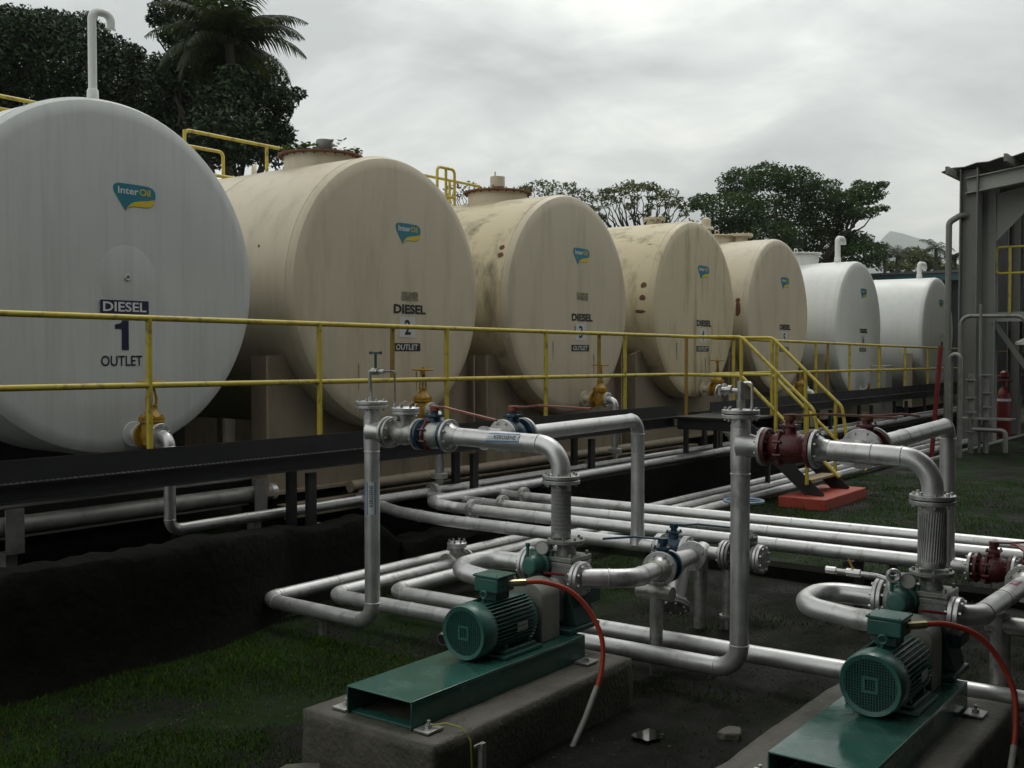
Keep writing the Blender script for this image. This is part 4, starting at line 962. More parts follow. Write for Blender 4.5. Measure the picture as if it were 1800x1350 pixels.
sp2, o = pipe_thing('suction_pipe', 'curved silver suction pipe with a plum label into the right pump', [([(7.61, 1.47, .68), (6.17, 1.43, .75), (6.17, 1.56, .75)], .060, .15)], org=(7.0, 1.46, .7))
b = MB(o); flange(b, (7.60, 1.47, .68), (1, 0, -.05), .122); b.lathe([(.09, 0), (.064, .05), (.0605, .07)], (7.588, 1.47, .681), (-1, 0, .05), 24); b.build('flange', 'silver_flange', sp2)
b = MB(o); b.lathe([(.0600, -.005), (.0625, 0), (.0600, .005)], (6.85, 1.449, .717), (1, .03, -.05), 24); b.build('band', 'gasket', sp2)
pipe_sticker(sp2, o, (7.22, 1.46, .699), (1, .027, -.048), (-.35, -.15, .92), .060, .20, .052, 'KEROSENE', 'print_white', 'magenta', None, False)
b = MB((6.75, 1.44, 0)); b.cyl((6.78, 1.44, 0), (6.78, 1.44, .64), .058); b.cyl((6.78, 1.52, .585), (6.78, 1.30, .585), .055); tag(b.build('pipe_support', 'silver_dull'), 'thick silver post under the right suction pipe', 'pipe support')
b = MB((6.78, 1.30, .585)); b.cyl((6.78, 1.30, .585), (6.78, 1.28, .585), .06, seg=20); tag(b.build('end_plug', 'black'), 'black plug on the post at the right edge', 'plug')

# ------------------------------------------------------------------ pump set (left one; the right one is a copy)
PO = Vector((3.95, 3.80, .30))
def plinth(label, x0, x1, y0, y1, h):
    b = MB(((x0 + x1) / 2, (y0 + y1) / 2, 0)); vs = []; fs = []
    nx, ny, nz = int((x1 - x0) / .06), int((y1 - y0) / .06), 6
    def P(x, y, z):
        q = mnoise.noise((x * 7, y * 7, z * 7)) * .008 + mnoise.noise((x * 2, y * 2, z * 3)) * .008
        cx, cy = (x0 + x1) / 2, (y0 + y1) / 2
        return (x + q * (1 if x > cx else -1) * (abs(x - cx) > (x1 - x0) / 2 - .01), y + q * (1 if y > cy else -1) * (abs(y - cy) > (y1 - y0) / 2 - .01), z + (q * .6 if z > h - .01 else 0))
    def grid(f, nu, nv):
        n = len(vs)
        for i in range(nu + 1):
            for j in range(nv + 1): vs.append(P(*f(i / nu, j / nv)))
        for i in range(nu):
            for j in range(nv): fs.append((n + i * (nv + 1) + j, n + (i + 1) * (nv + 1) + j, n + (i + 1) * (nv + 1) + j + 1, n + i * (nv + 1) + j + 1))
    L_ = lambda a, c, f: a + (c - a) * f
    grid(lambda u, v: (L_(x0, x1, u), L_(y0, y1, v), h), nx, ny)
    for y in (y0, y1): grid(lambda u, v: (L_(x0, x1, u), y, L_(-.05, h, v)), nx, nz)
    for x in (x0, x1): grid(lambda u, v: (x, L_(y0, y1, u), L_(-.05, h, v)), ny, nz)
    b.add(vs, fs); o = b.build('concrete_plinth', 'concrete', smooth=35)
    bm = bmesh.new(); bm.from_mesh(o.data); bmesh.ops.remove_doubles(bm, verts=bm.verts, dist=.0005); bmesh.ops.recalc_face_normals(bm, faces=bm.faces); bm.to_mesh(o.data); bm.free()
    return tag(o, label, 'plinth', 'concrete plinths of the pumps')
plinth('rough concrete plinth under the left pump', 3.86, 5.73, 3.34, 4.27, .30)
plinth('rough concrete plinth under the right pump', 4.02, 6.30, 1.27, 2.18, .27)

sk = thing('pump_skid', 'green folded-steel skid frame of the left pump', 'skid', PO, group='pump skids')
b = MB(); L_, W_, H_ = 1.60, .46, .15
b.box((L_ / 2, 0, H_ - .005), (L_, W_, .010)); b.box((L_ / 2, -W_ / 2 + .005, H_ / 2 - .005), (L_, .010, H_ - .010)); b.box((L_ / 2, W_ / 2 - .005, H_ / 2 - .005), (L_, .010, H_ - .010)); b.build('frame', 'green_wet', sk, bevel=.004)
b = MB(); b.box((.06, 0, .006), (.07, .64, .010)); b.build('cross_bar', 'green', sk, bevel=.002)
for x, y in ((.06, -.29), (.06, .29), (1.52, -.29), (1.52, .29)):
    b = MB(); b.box((x, y, .011), (.12, .10, .012)); b.build('foot_plate', 'galv', sk, bevel=.002)
    b = MB(); b.cyl((x, y, .0), (x, y, .055), .009, seg=10); b.cyl((x, y, .017), (x, y, .034), .019, seg=6); b.build('anchor_bolt', 'galv', sk)
# motor, axis along X, shaft height .16 above the skid
mo = thing('electric_motor', 'green finned electric motor with fan grille on the left skid', 'motor', PO, group='pump motors'); AZ = .15 + .165
b = MB(); b.lathe([(.118, .765), (.132, .77), (.140, .785), (.140, 1.20), (.128, 1.245), (.09, 1.262), (.03, 1.27)], (0, 0, AZ), (1, 0, 0), 40); b.cyl((1.26, 0, AZ), (1.36, 0, AZ), .022); b.build('body', 'green_dark', mo)
b = MB()
for k in range(44):
    th = 2 * math.pi * k / 44
    if -2.0 < math.atan2(math.sin(th), math.cos(th)) < -1.15: continue
    if 1.25 < th < 1.9: continue
    u_ = Vector((0, math.cos(th), math.sin(th)))
    b.bar(Vector((.79, 0, AZ)) + u_ * .148, Vector((1.19, 0, AZ)) + u_ * .148, .0055, .028, u_)
o = b.build('cooling_fins', 'green', mo, smooth=0); o['kind'] = 'stuff'
b = MB(); b.lathe([(.128, .690), (.150, .684), (.157, .700), (.160, .725), (.160, .800), (.157, .806), (.152, .800), (.152, .73), (.150, .71), (.128, .702), (.128, .690)], (0, 0, AZ), (1, 0, 0), 48, caps=False); fc = b.build('fan_cover', 'green', mo)
b = MB(); b.cyl((.74, 0, AZ), (.745, 0, AZ), .15, seg=32); b.build('fan_shadow_disc', 'shade_black', fc)
b = MB(); n = 9
for k in range(-n, n + 1):
    q = k * .0136; hl = math.sqrt(max(0, .131 ** 2 - q * q))
    if hl < .02: continue
    b.box((.692, q, AZ), (.003, .0038, 2 * hl)); b.box((.695, 0, AZ + q), (.003, 2 * hl, .0038))
o = b.build('grille', 'green', fc, smooth=0); o['kind'] = 'stuff'
b = MB()
for y_, z_, wy, wz in ((0, .034, .076, .014), (0, -.034, .076, .014), (.031, 0, .014, .056), (-.031, 0, .014, .056)): b.box((.690, y_, AZ + z_), (.006, wy, wz))
b.build('grille_badge', 'green', fc)
b = MB(); b.torus((.875, 0, AZ + .185), (1, 0, 0), .021, .0065, 20, 8); b.cyl((.875, 0, AZ + .14), (.875, 0, AZ + .165), .012); b.build('lifting_eye', 'green', mo)
b = MB(); b.box((.985, 0, AZ + .165), (.13, .11, .05)); tb = b.build('terminal_box_base', 'green_dark', mo, bevel=.006)
b = MB(); b.box((.975, 0, AZ + .235), (.165, .175, .085)); b.build('terminal_box', 'green', mo, bevel=.010)
b = MB(); b.box((.975, 0, AZ + .286), (.175, .186, .014)); b.bolts((.975, 0, AZ + .292), (0, 0, 1), .108, 4, .006, .012); b.build('terminal_lid', 'green', mo, bevel=.004)
for y_ in (-.115, .115):
    b = MB(); b.box((1.03, y_, .185), (.30, .075, .02)); b.box((.92, y_ * .92, .24), (.022, .05, .10)); b.box((1.14, y_ * .92, .24), (.022, .05, .10)); b.build('foot', 'green', mo, bevel=.004)
b = MB(); b.bar((.99, -.157, AZ - .005), (1.09, -.157, AZ - .005), .004, .055, (0, 0, 1)); b.build('name_plate', 'galv', mo)
b = MB(); b.box((1.03, 0, .163), (.36, .36, .020)); b.build('base_pad', 'green', mo, bevel=.003)
# coupling guard
cg = MB(); poly = [(-.13, 0), (.13, 0), (.13, .27)] + [(.13 * math.cos(a * math.pi / 12), .27 + .09 * math.sin(a * math.pi / 12)) for a in range(1, 12)] + [(-.13, .27)]
cg.prism(poly, (1.275, 0, .151), (0, 1, 0), (0, 0, 1), (.19, 0, 0)); cgo = cg.build('coupling_guard', 'guard', bevel=.004); cgo.location = PO
tag(cgo, 'grey box coupling guard beside the left motor', 'guard', 'coupling guards')
# pump
pu = thing('gear_pump', 'green and bare-metal pump under the left flexible joint', 'pump', PO, group='pumps'); cx = 1.73
b = MB(); b.box((cx - .05, 0, .168), (.34, .36, .032)); b.prism([(-.16, 0), (.16, 0), (.10, .24), (-.10, .24)], (cx - .13, 0, .185), (0, 1, 0), (0, 0, 1), (.22, 0, 0)); b.build('pedestal', 'green_dark', pu, bevel=.006)
b = MB(); b.box((cx, -.005, .475), (.23, .22, .21)); b.lathe([(.06, 0), (.085, .03), (.085, .10)], (cx - .09, -.01, .40), (-1, 0, 0), 24); b.cyl((cx - .12, -.02, .20), (cx - .12, -.02, .42), .050, seg=14); b.build('casing', 'cast', pu, bevel=.022)
b = MB(); b.box((cx, -.005, .590), (.235, .225, .03)); b.box((cx, -.005, .556), (.235, .225, .026)); 
for sx in (-.095, .095):
    for sy in (-.09, .09): b.cyl((cx + sx, sy - .005, .54), (cx + sx, sy - .005, .628), .012, seg=6)
b.build('top_flange', 'cast', pu, bevel=.004)
b = MB(); b.lathe([(.066, .60), (.058, .64), (.058, .66), (.072, .685), (.072, .70)], (cx, 0, 0), (0, 0, 1), 28); flange(b, (cx, 0, .694), (0, 0, 1), .122, .024); b.build('outlet_neck', 'cast', pu)
b = MB(); b.lathe([(.10, .08), (.112, .10), (.112, .20), (.10, .235), (.02, .25)], (cx - .02, 0, .52), (0, 1, 0), 28); b.lathe([(.05, 0), (.06, .05), (.05, .11), (.02, .125)], (cx - .02, .15, .55), (0, 0, 1), 20); b.build('relief_housing', 'cast', pu)
b = MB(); b.lathe([(.085, 0), (.085, .02), (.066, .03), (.062, .11), (.05, .13), (.02, .135)], (cx - .12, .12, .55), (-1, 0, 0), 28); b.box((cx - .10, .12, .55), (.03, .17, .17)); b.cyl((cx - .2, .16, .60), (cx - .2, .16, .67), .012, seg=8); b.cyl((cx - .2, .16, .665), (cx - .2, .16, .69), .017, seg=6); b.build('bearing_cap', 'green', pu, bevel=.004)
b = MB(); flange(b, (cx - .02, .262, .515), (0, 1, 0), .112, .024); b.build('bypass_flange', 'silver', pu)
b = MB(); b.box((cx + .05, -.12, .38), (.20, .10, .16)); b.build('side_bracket', 'green_dark', pu, bevel=.01)
b = MB(); flange(b, (cx - .06, -.135, .48), (0, 1, 0), .105, .026); flange(b, (cx - .06, -.165, .48), (0, 1, 0), .105, .026); b.build('inlet_flange', 'silver', pu)
b = MB(); b.tube([(cx - .02, .295, .515), (cx - .02, .62, .515), (cx - .40, .62, .50), (cx - .40, .30, .47), (cx - .40, .14, .47)], .058, 20, .15); b.build('bypass_loop', 'silver', pu)
b = MB(); flange(b, (cx - .02, .29, .515), (0, 1, 0), .112, .024); b.build('bypass_flange', 'silver', pu)
b = MB(); b.cyl((cx - .1, .09, .56), (cx - .1, .09, .64), .009, seg=8); b.build('gauge_stem', 'cast', pu)
b = MB(); b.lathe([(.044, -.012), (.046, .0), (.046, .022), (.042, .026)], (cx - .125, .095, .655), (-.9, -.35, .1), 28); gz = b.build('pressure_gauge', 'steel_grey', pu)
b = MB(); b.cyl(Vector((cx - .125, .095, .655)) + Vector((-.9, -.35, .1)).normalized() * .0262, Vector((cx - .125, .095, .655)) + Vector((-.9, -.35, .1)).normalized() * .0275, .038, seg=24); b.build('dial', 'glass', gz)
b = MB(); b.bar((cx - .28, -.02, .535), (cx - .22, -.14, .525), .022, .012); b.build('red_lever', 'red', pu)
# flexible conduit
def hose(label, off):
    S = Vector(off); t = thing('conduit_hose', label, 'conduit', Vector((4.92, 3.26, 0)) + S, group='motor conduits'); o = t.location
    p = [Vector(q) + S for q in ((5.02, 3.66, .855), (5.10, 3.57, .855), (5.20, 3.45, .80), (5.27, 3.36, .68), (5.295, 3.29, .52), (5.26, 3.27, .36), (5.19, 3.265, .24))]
    q = []
    for i in range(len(p) - 1):
        p0, p1, p2, p3 = p[max(0, i - 1)], p[i], p[i + 1], p[min(len(p) - 1, i + 2)]
        for k in range(6):
            f = k / 6; q.append(.5 * ((2 * p1) + (p2 - p0) * f + (2 * p0 - 5 * p1 + 4 * p2 - p3) * f * f + (-p0 + 3 * p1 - 3 * p2 + p3) * f ** 3))
    q.append(p[-1])
    b = MB(o); b.tube(q, .0145, 12); b.build('red_sleeve', 'hose_red', t)
    b = MB(o); b.tube([p[-1] + Vector((.012, 0, .03)), Vector((5.07, 3.262, .12)) + S, Vector((4.92, 3.26, -.02)) + S], .0165, 12, .2); b.build('grey_conduit', 'conduit', t)
    b = MB(o); b.cyl(Vector((4.945, 3.72, .855)) + S, Vector((5.03, 3.65, .855)) + S, .021, seg=8); b.build('gland', 'brass', t)
    return t
hose('orange-red conduit hose curving down from the left motor', (0, 0, 0))
# the right pump set
OFF = Vector((.52, -2.12, -.03)); P2 = PO + OFF
sk2 = copy_tree(sk, P2, 'green folded-steel skid frame of the right pump')
copy_tree(mo, P2, 'green finned electric motor with fan grille on the right skid')
c2 = cgo.copy(); col.objects.link(c2); c2.location = P2; c2['label'] = 'grey box coupling guard beside the right motor'
copy_tree(pu, P2, 'green and bare-metal pump under the right flexible joint')
hose('orange-red conduit hose curving down from the right motor', OFF)
dv = thing('drain_valve', 'small silver ball tap with orange lever above the right pump', 'valve', (5.95, 1.95, 1.0)); o = dv.location
b = MB(o); b.tube([(6.0, 1.84, .84), (6.02, 1.86, .93), (6.02, 1.93, .945), (6.02, 2.18, .945)], .013, 10, .03); b.cyl((6.02, 2.02, .945), (6.02, 2.10, .945), .022, seg=8); b.cyl((6.02, 2.16, .945), (6.02, 2.22, .945), .02, seg=8); b.torus((6.0, 1.83, .96), (1, .5, 0), .03, .012, 18, 8); b.build('pipe', 'silver', dv)
b = MB(o); b.bar((6.02, 2.06, .96), (6.02, 2.09, 1.02), .014, .008); b.build('lever', 'orange', dv)
# earth wire and conduit stub at the left plinth
ew = thing('earth_wire', 'thin yellow earth wire over the corner of the left plinth', 'wire', (4.0, 3.4, .3)); o = ew.location
b = MB(o); b.tube([(4.01, 3.52, .325), (4.06, 3.44, .34), (4.10, 3.37, .32), (4.115, 3.325, .26), (4.12, 3.32, .10), (4.10, 3.31, 0)], .0045, 6, .03); b.build('wire', 'wire', ew)
b = MB((4.17, 3.30, 0)); b.box((4.17, 3.295, .11), (.035, .025, .26)); b.box((4.145, 3.30, .235), (.06, .012, .012)); tag(b.build('conduit_stub', 'conduit'), 'grey conduit stub standing beside the left plinth corner', 'conduit')
# ------------------------------------------------------------------ loading shed at the right edge
sh = thing('loading_shed', 'grey steel loading shed with sloping roof at the right edge', 'shed', (26, 5, 0)); o = sh.location
for x, y, wd, m in ((25.75, 6.22, .40, 'shed_steel'), (26.7, 6.02, .34, 'shed_pale'), (29.6, 6.05, .30, 'shed_steel'), (33.5, 6.1, .30, 'shed_steel')):
    b = MB(o); zt_ = 6.34 if x < 26 else 6.2
    b.box((x, y, zt_ / 2), (.02, wd * .85, zt_)); b.box((x, y - wd * .45, zt_ / 2), (wd, .025, zt_)); b.box((x, y + wd * .45, zt_ / 2), (wd, .025, zt_)); b.box((x, y, .03), (wd + .1, wd + .1, .04)); b.build('column', m, sh)
def roofz(y): return 6.34 + (6.6 - y) * .13
b = MB(o); n = 60; vs = []; fs = []
for i in range(n + 1):
    y = 6.80 - i * .25
    for x in (25.5, 45.0): vs += [(x, y, roofz(y) + (.035 if i % 2 else 0)), (x, y, roofz(y) + (.035 if i % 2 else 0) - .02)]
for i in range(n):
    k = 4 * i; fs += [(k, k + 2, k + 6, k + 4), (k + 1, k + 5, k + 7, k + 3), (k, k + 4, k + 5, k + 1), (k + 2, k + 3, k + 7, k + 6)]
b.add(vs, fs); b.build('roof', 'roof_sheet', sh, smooth=0)
for x in (25.7, 29.6, 33.5):
    b = MB(o); b.bar((x, 6.3, roofz(6.3) - .42), (x, -6, roofz(-6) - .42), .02, .34); b.bar((x, 6.3, roofz(6.3) - .25), (x, -6, roofz(-6) - .25), .24, .02); b.bar((x, 6.3, roofz(6.3) - .59), (x, -6, roofz(-6) - .59), .24, .02); b.build('rafter', 'shed_pale', sh)
for y in (6.5, 5.3, 4.1, 2.9, 1.7):
    b = MB(o); b.box((34.8, y, roofz(y) - .13), (20, .07, .16)); b.build('purlin', 'shed_steel', sh)
b = MB(o); b.prism([(0, 0), (1.15, .22), (1.15, .1), (.0, -1.1)], (26.55, 5.85, 5.85), (0, -1, 0), (0, 0, 1), (.03, 0, 0)); b.build('gusset', 'shed_pale', sh)
b = MB(o); b.bar((26.7, 5.9, 2.9), (26.9, 4.2, .3), .12, .12); b.build('brace', 'shed_steel', sh)
b = MB(o); b.box((31.0, 2.9, 3.05), (8.6, 6.0, .10)); b.box((26.65, 2.9, 3.02), (.08, 6.0, .22)); b.build('platform', 'shed_pale', sh)
for k in range(5):
    b = MB(o); b.box((29.75, 5.55 - k * .62, 5.35 + k * .06), (.04, .58, 1.5)); b.build('wall_panel', 'shed_pale', sh)
b = MB(o); b.box((35.2, 2.3, 3.7), (.1, 11.0, 5.6)); b.build('dark_interior_cladding', 'black', sh)  # black sheet behind the columns; its colour stands in for interior shade
b = MB(o); 
for k in range(30): b.box((35.12, 5.6 - k * .3, 3.3), (.05, .05, 6.4))
q = b.build('cladding_ribs', 'roof_sheet', sh, smooth=0); q['kind'] = 'stuff'
b = MB(o); b.tube([(25.5, 6.62, 0), (25.5, 6.62, 5.15), (25.6, 6.4, 5.3), (25.7, 6.3, 5.3)], .07, 12, .15); b.build('downpipe', 'shed_steel', sh)
rail_thing('yellow guard rail on the shed platform at right', Vector((26.6, 5.2, 3.1)),
           [([(26.6, 5.85, 4.1), (26.6, 5.85, 4.62), (26.6, .5, 4.62)], .08), ([(26.6, 5.85, 4.3), (26.6, 5.85, 4.02), (26.6, .5, 4.02)], .08)], [((26.6, 5.55, 3.1), (26.6, 5.55, 4.62)), ((26.6, 4.2, 3.1), (26.6, 4.2, 4.62))], r=.03, rp=.032)
rail_thing('yellow low guard rail on the ground behind the shed columns', Vector((30, 5.8, 0)), [([(29.5, 6.95, 2.2), (42, 5.9, 2.2)], 0), ([(29.5, 6.95, 1.55), (42, 5.9, 1.55)], 0)], [((29.5 + k * 1.6, 6.95 - k * .134, .1), (29.5 + k * 1.6, 6.95 - k * .134, 2.2)) for k in range(8)], m='yellow_old', r=.03, rp=.03)
t, o = pipe_thing('overhead_pipe', 'thin grey pipe looping over in front of the shed column', [([(24.9, 6.2, .2), (24.9, 6.2, 3.0), (24.9, 4.85, 2.98), (24.9, 4.85, 2.5)], .045, .22)], m='steel_grey')
b = MB(o); b.lathe([(.05, 0), (.22, -.08), (.22, -.14), (.05, -.16)], (24.9, 4.85, 2.5), (0, 0, 1), 20); b.build('hood', 'silver', t)
t, o = pipe_thing('standpipe', 'capped silver standpipe left of the shed', [([(22.4, 5.75, .1), (22.4, 5.75, 2.15), (22.4, 5.57, 2.15), (22.4, 5.57, .1)], .05, .09)], m='steel_grey')
for z, x_, y_ in ((1.0, 23.6, 5.55), (1.35, 23.6, 5.4)):
    pass
mf = thing('pipe_manifold', 'cluster of small silver valves and flanges beside the shed', 'manifold', (23.6, 5.5, 0)); o = mf.location
b = MB(o)
for x_, y_ in ((23.5, 5.62), (23.9, 5.42)): b.cyl((x_, y_, .1), (x_, y_, 1.75), .055)
b.tube([(23.5, 5.62, .6), (23.5, 4.95, .6), (23.5, 4.95, .15)], .05, 12, .1); b.tube([(23.7, 5.5, .1), (23.7, 5.5, 3.2)], .03, 10); b.build('pipe', 'steel_grey', mf)
for z in (.55, .95, 1.25, 1.62):
    for x_, y_ in ((23.5, 5.62), (23.9, 5.42)):
        b = MB(o); flange(b, (x_, y_, z + .1 * (x_ > 23.6)), (0, 0, 1), .11, .03); b.build('flange', 'steel_grey', mf)
b = MB(o); b.box((23.7, 5.35, .82), (.5, 1.0, .03)); b.box((23.7, 5.35, .40), (.06, .06, .8)); b.build('tray', 'steel_grey', mf)
b = MB((22.0, 5.90, 0)); b.cyl((22.0, 6.0, 0), (22.0, 5.84, 2.32), .045); tag(b.build('marker_pole', 'red'), 'leaning red pole in front of the farthest tanks', 'pole')
fe = thing('fire_extinguisher', 'red wheeled fire extinguisher between the shed columns', 'extinguisher', (28.3, 6.0, 0)); o = fe.location
b = MB(o); b.lathe([(.14, .12), (.16, .16), (.16, 1.15), (.12, 1.28), (.05, 1.34), (.05, 1.5)], (28.3, 6.0, 0), (0, 0, 1), 24); b.build('cylinder', 'red', fe)
b = MB(o); b.lathe([(.05, 0), (.11, .05), (.11, .15), (.04, .2)], (28.3, 6.0, 1.55), (0, 0, 1), 16); b.box((28.3, 6.0, 1.5), (.3, .3, .04)); b.build('head_valve', 'red', fe)
b = MB(o); b.cyl((28.3, 6.0, .98), (28.3, 6.0, 1.1), .162, seg=4); b.lathe([(.163, 1.0), (.163, 1.06)], (28.3, 6.0, 0), (0, 0, 1), 24); b.build('band', 'print_white', fe)
b = MB((24.6, 6.3, .1)); b.bar((20.5, 5.9, .115), (29.5, 5.75, .115), .06, .05); tag(b.build('floor_angle', 'shed_pale'), 'pale steel edge strip on the ground by the shed', 'kerb strip')
b = MB((24.8, 7.1, 0)); b.box((24.82, 7.9, 1.05), (.5, .35, 1.7)); tag(b.build('cabinet', 'shed_pale', bevel=.01), 'small white cabinet on the walkway between tanks 6 and 7', 'cabinet')

# far teal-roofed building
fb = thing('far_building', 'dark building with a teal roof edge behind the last tank', 'building', (47.5, 14, 0)); o = fb.location
b = MB(o); b.box((51, 14.5, 2.6), (6, 18, 5.2)); b.build('wall', 'black', fb)  # solid box, black in place of the shade inside the building
b = MB(o); b.box((47.4, 14.5, 5.45), (.25, 19, .42)); b.build('fascia', 'teal_roof', fb)
b = MB(o); b.prism([(0, 0), (4, .22), (8, 0), (8, -.1), (0, -.1)], (47.2, 5.0, 5.66), (1, 0, 0), (0, 0, 1), (0, 19, 0)); b.build('roof', 'roof_sheet', fb)
for k in range(6):
    b = MB(o); b.box((47.6, 6.5 + k * 3, 2.6), (.18, .18, 5.2)); b.build('column', 'teal_roof', fb)

# ------------------------------------------------------------------ unseen shed, added behind the viewpoint to shade tank fronts and pumps
ws = thing('unseen_shade_shed', 'unseen dark corrugated shed added behind the viewpoint to shade the tank fronts', 'shed', (2, -4, 0)); o = ws.location
b = MB(o); b.box((1.0, -9.1, 5.5), (42, 10.0, 11.0)); b.build('wall', 'roof_sheet', ws)  # unseen block, made tall to keep sky light off the tank fronts
b = MB(o)
for k in range(140): b.box((-19.8 + k * .3, -4.07, 5.5), (.12, .06, 10.8))
q = b.build('cladding_ribs', 'roof_sheet', ws, smooth=0); q['kind'] = 'stuff'
b = MB(o); b.prism([(0, 0), (6.4, 1.1), (6.4, 1.02), (0, -.08)], (-20.4, 2.2, 5.15), (0, -1, 0), (0, 0, 1), (29.2, 0, 0)); b.build('shade_canopy', 'roof_sheet', ws)  # added overhang, kept out of view, cuts sky light over the pumps
b = MB(o); b.box((1.0, -9.1, 11.1), (43, 11, .2)); b.build('roof', 'roof_sheet', ws)
for k in range(6):
    b = MB(o); b.box((-19.5 + k * 5.6, -1.2, 2.8), (.15, .15, 5.8)); b.build('post', 'shed_steel', ws)

# ------------------------------------------------------------------ trees
dv_ = Vector((math.cos(YAW), math.sin(YAW), 0)); rt_ = Vector((dv_.y, -dv_.x, 0)); fw_ = dv_ * math.cos(PITCH) - Vector((0, 0, 1)) * math.sin(PITCH); up_ = Vector((0, 0, 1)) * math.cos(PITCH) + dv_ * math.sin(PITCH)
def far_at(px, py, dist): return Vector((0, 0, 2.2)) + (fw_ + rt_ * ((px - 900) / 1880) - up_ * ((py - 675) / 1880)) * dist
def leaf_quads(b, c, rad, n, size, rg, flat=1.0, hollow=.35, asp=.42):
    vs, fs = [], []
    base = len(b.v)
    for i in range(n):
        while True:
            p = Vector((rg.uniform(-1, 1), rg.uniform(-1, 1), rg.uniform(-1, 1)))
            if hollow < p.length < 1: break
        q = 1 + .28 * mnoise.noise(p * 2.3 + c * .7)
        ctr = c + Vector((p.x * rad[0], p.y * rad[1], p.z * rad[2])) * q
        n_ = Vector((rg.gauss(0, 1), rg.gauss(0, 1), rg.gauss(0, 1) + .8)).normalized()
        a = n_.orthogonal().normalized(); a = Matrix.Rotation(rg.uniform(0, 6.28), 3, n_) @ a; s_ = n_.cross(a)
        l = size * rg.uniform(.45, 1.4); w_ = l * asp * rg.uniform(.7, 1.3); k = len(vs)
        vs += [ctr - a * l * .5, ctr + s_ * w_ * .5 - n_ * l * .06, ctr + a * l * .5 - n_ * l * .12, ctr - s_ * w_ * .5 - n_ * l * .06]
        fs.append((k, k + 1, k + 2, k + 3))
    b.add(vs, fs)
def limb(b, p0, p1, r0, r1, rg, n=7, wob=.25):
    p0, p1 = Vector(p0), Vector(p1); pts = []; ln = (p1 - p0).length
    for i in range(n + 1):
        f = i / n; q = p0.lerp(p1, f)
        if 0 < i < n: q += Vector((rg.uniform(-1, 1), rg.uniform(-1, 1), rg.uniform(-.5, .5))) * wob * ln * .12
        pts.append(q)
    b.tube(pts, [r0 + (r1 - r0) * i / n for i in range(n + 1)], 9)
def tree(label, base, clumps, size, m, seed, trunk_r=.3, flat=1.0, hollow=.3, group=None, fork=.45):
    """clumps: (centre, radii, leaf count); trunk at base with a limb to every clump"""
    rg = random.Random(seed); base = Vector(base); t = thing('tree', label, 'tree', base, group=group)
    b = MB(base)
    for c, rad, n in clumps: leaf_quads(b, Vector(c), rad, n, size, rg, flat, hollow)
    o = b.build('crown', m, t, smooth=0); o['kind'] = 'stuff'
    b = MB(base); cz = sum(c[2] for c, _, _ in clumps) / len(clumps); fk = Vector((base.x, base.y, base.z + (cz - base.z) * fork))
    limb(b, base - Vector((0, 0, .3)), fk, trunk_r, trunk_r * .72, rg, 6, .12)
    cs = sorted((Vector(c) for c, _, _ in clumps), key=lambda q: (q - fk).dot(rt_))
    ng = max(2, round(len(cs) ** .5)); per_ = math.ceil(len(cs) / ng)
    for gi in range(0, len(cs), per_):
        grp = cs[gi:gi + per_]; av = sum(grp, Vector()) / len(grp); nd = fk.lerp(av, .55) - Vector((0, 0, .04 * (av - fk).length))
        limb(b, fk, nd, trunk_r * .40, trunk_r * .20, rg, 6, .3)
        for q in grp: limb(b, nd, q, trunk_r * .17, trunk_r * .035, rg, 6, .5)
    b.build('trunk', 'bark', t)
    return t
def cl_(lst, D, k, per):
    o = []
    for px, py, rx, rz in lst:
        s = D / 1880; dd = D + (hash((px, py)) % 7 - 3) * .012 * D
        o.append((far_at(px, py, dd), (rx * s, rx * s, rz * s), int(per * rx * rz / 3000)))
    return o
bA = far_at(110, 619, 30); bA.z = 0
tree('massive dark broadleaf tree filling the upper left corner', bA, cl_([(-60, 90, 110, 90), (30, 105, 95, 85), (120, 110, 90, 85), (195, 150, 75, 70), (60, 200, 100, 70), (160, 225, 95, 60), (-20, 220, 100, 70), (245, 185, 60, 75), (10, 40, 60, 30), (90, 45, 55, 28), (210, 95, 40, 30), (280, 250, 60, 60), (235, 95, 22, 18), (300, 200, 60, 70), (330, 250, 60, 60), (270, 130, 40, 35), (140, 60, 60, 38), (50, 60, 70, 45)], 30, 1, 3000), .14, 'leaf_dark', 3, .45)
bB = far_at(400, 619, 27); bB.z = 0
tree('dark leafy tree tangled with the palm behind tank 2', bB, cl_([(330, 190, 70, 65), (400, 170, 70, 60), (455, 195, 55, 60), (390, 245, 90, 55), (470, 250, 42, 45), (300, 135, 45, 40), (440, 120, 45, 40), (495, 180, 26, 26), (520, 165, 20, 13), (500, 235, 20, 20), (285, 15, 25, 18), (270, 35, 14, 12), (300, 40, 22, 18), (320, 75, 30, 26), (350, 20, 45, 34), (410, 40, 40, 40), (365, 85, 55, 40), (290, 65, 16, 10), (345, -20, 50, 30), (400, 110, 60, 50), (350, 130, 50, 45), (465, 150, 40, 40)], 28, 1, 3300) + cl_([(390, 185, 55, 45), (400, 240, 70, 50), (410, 140, 32, 26)], 24.6, 1, 3300), .13, 'leaf_dark', 5, .35)
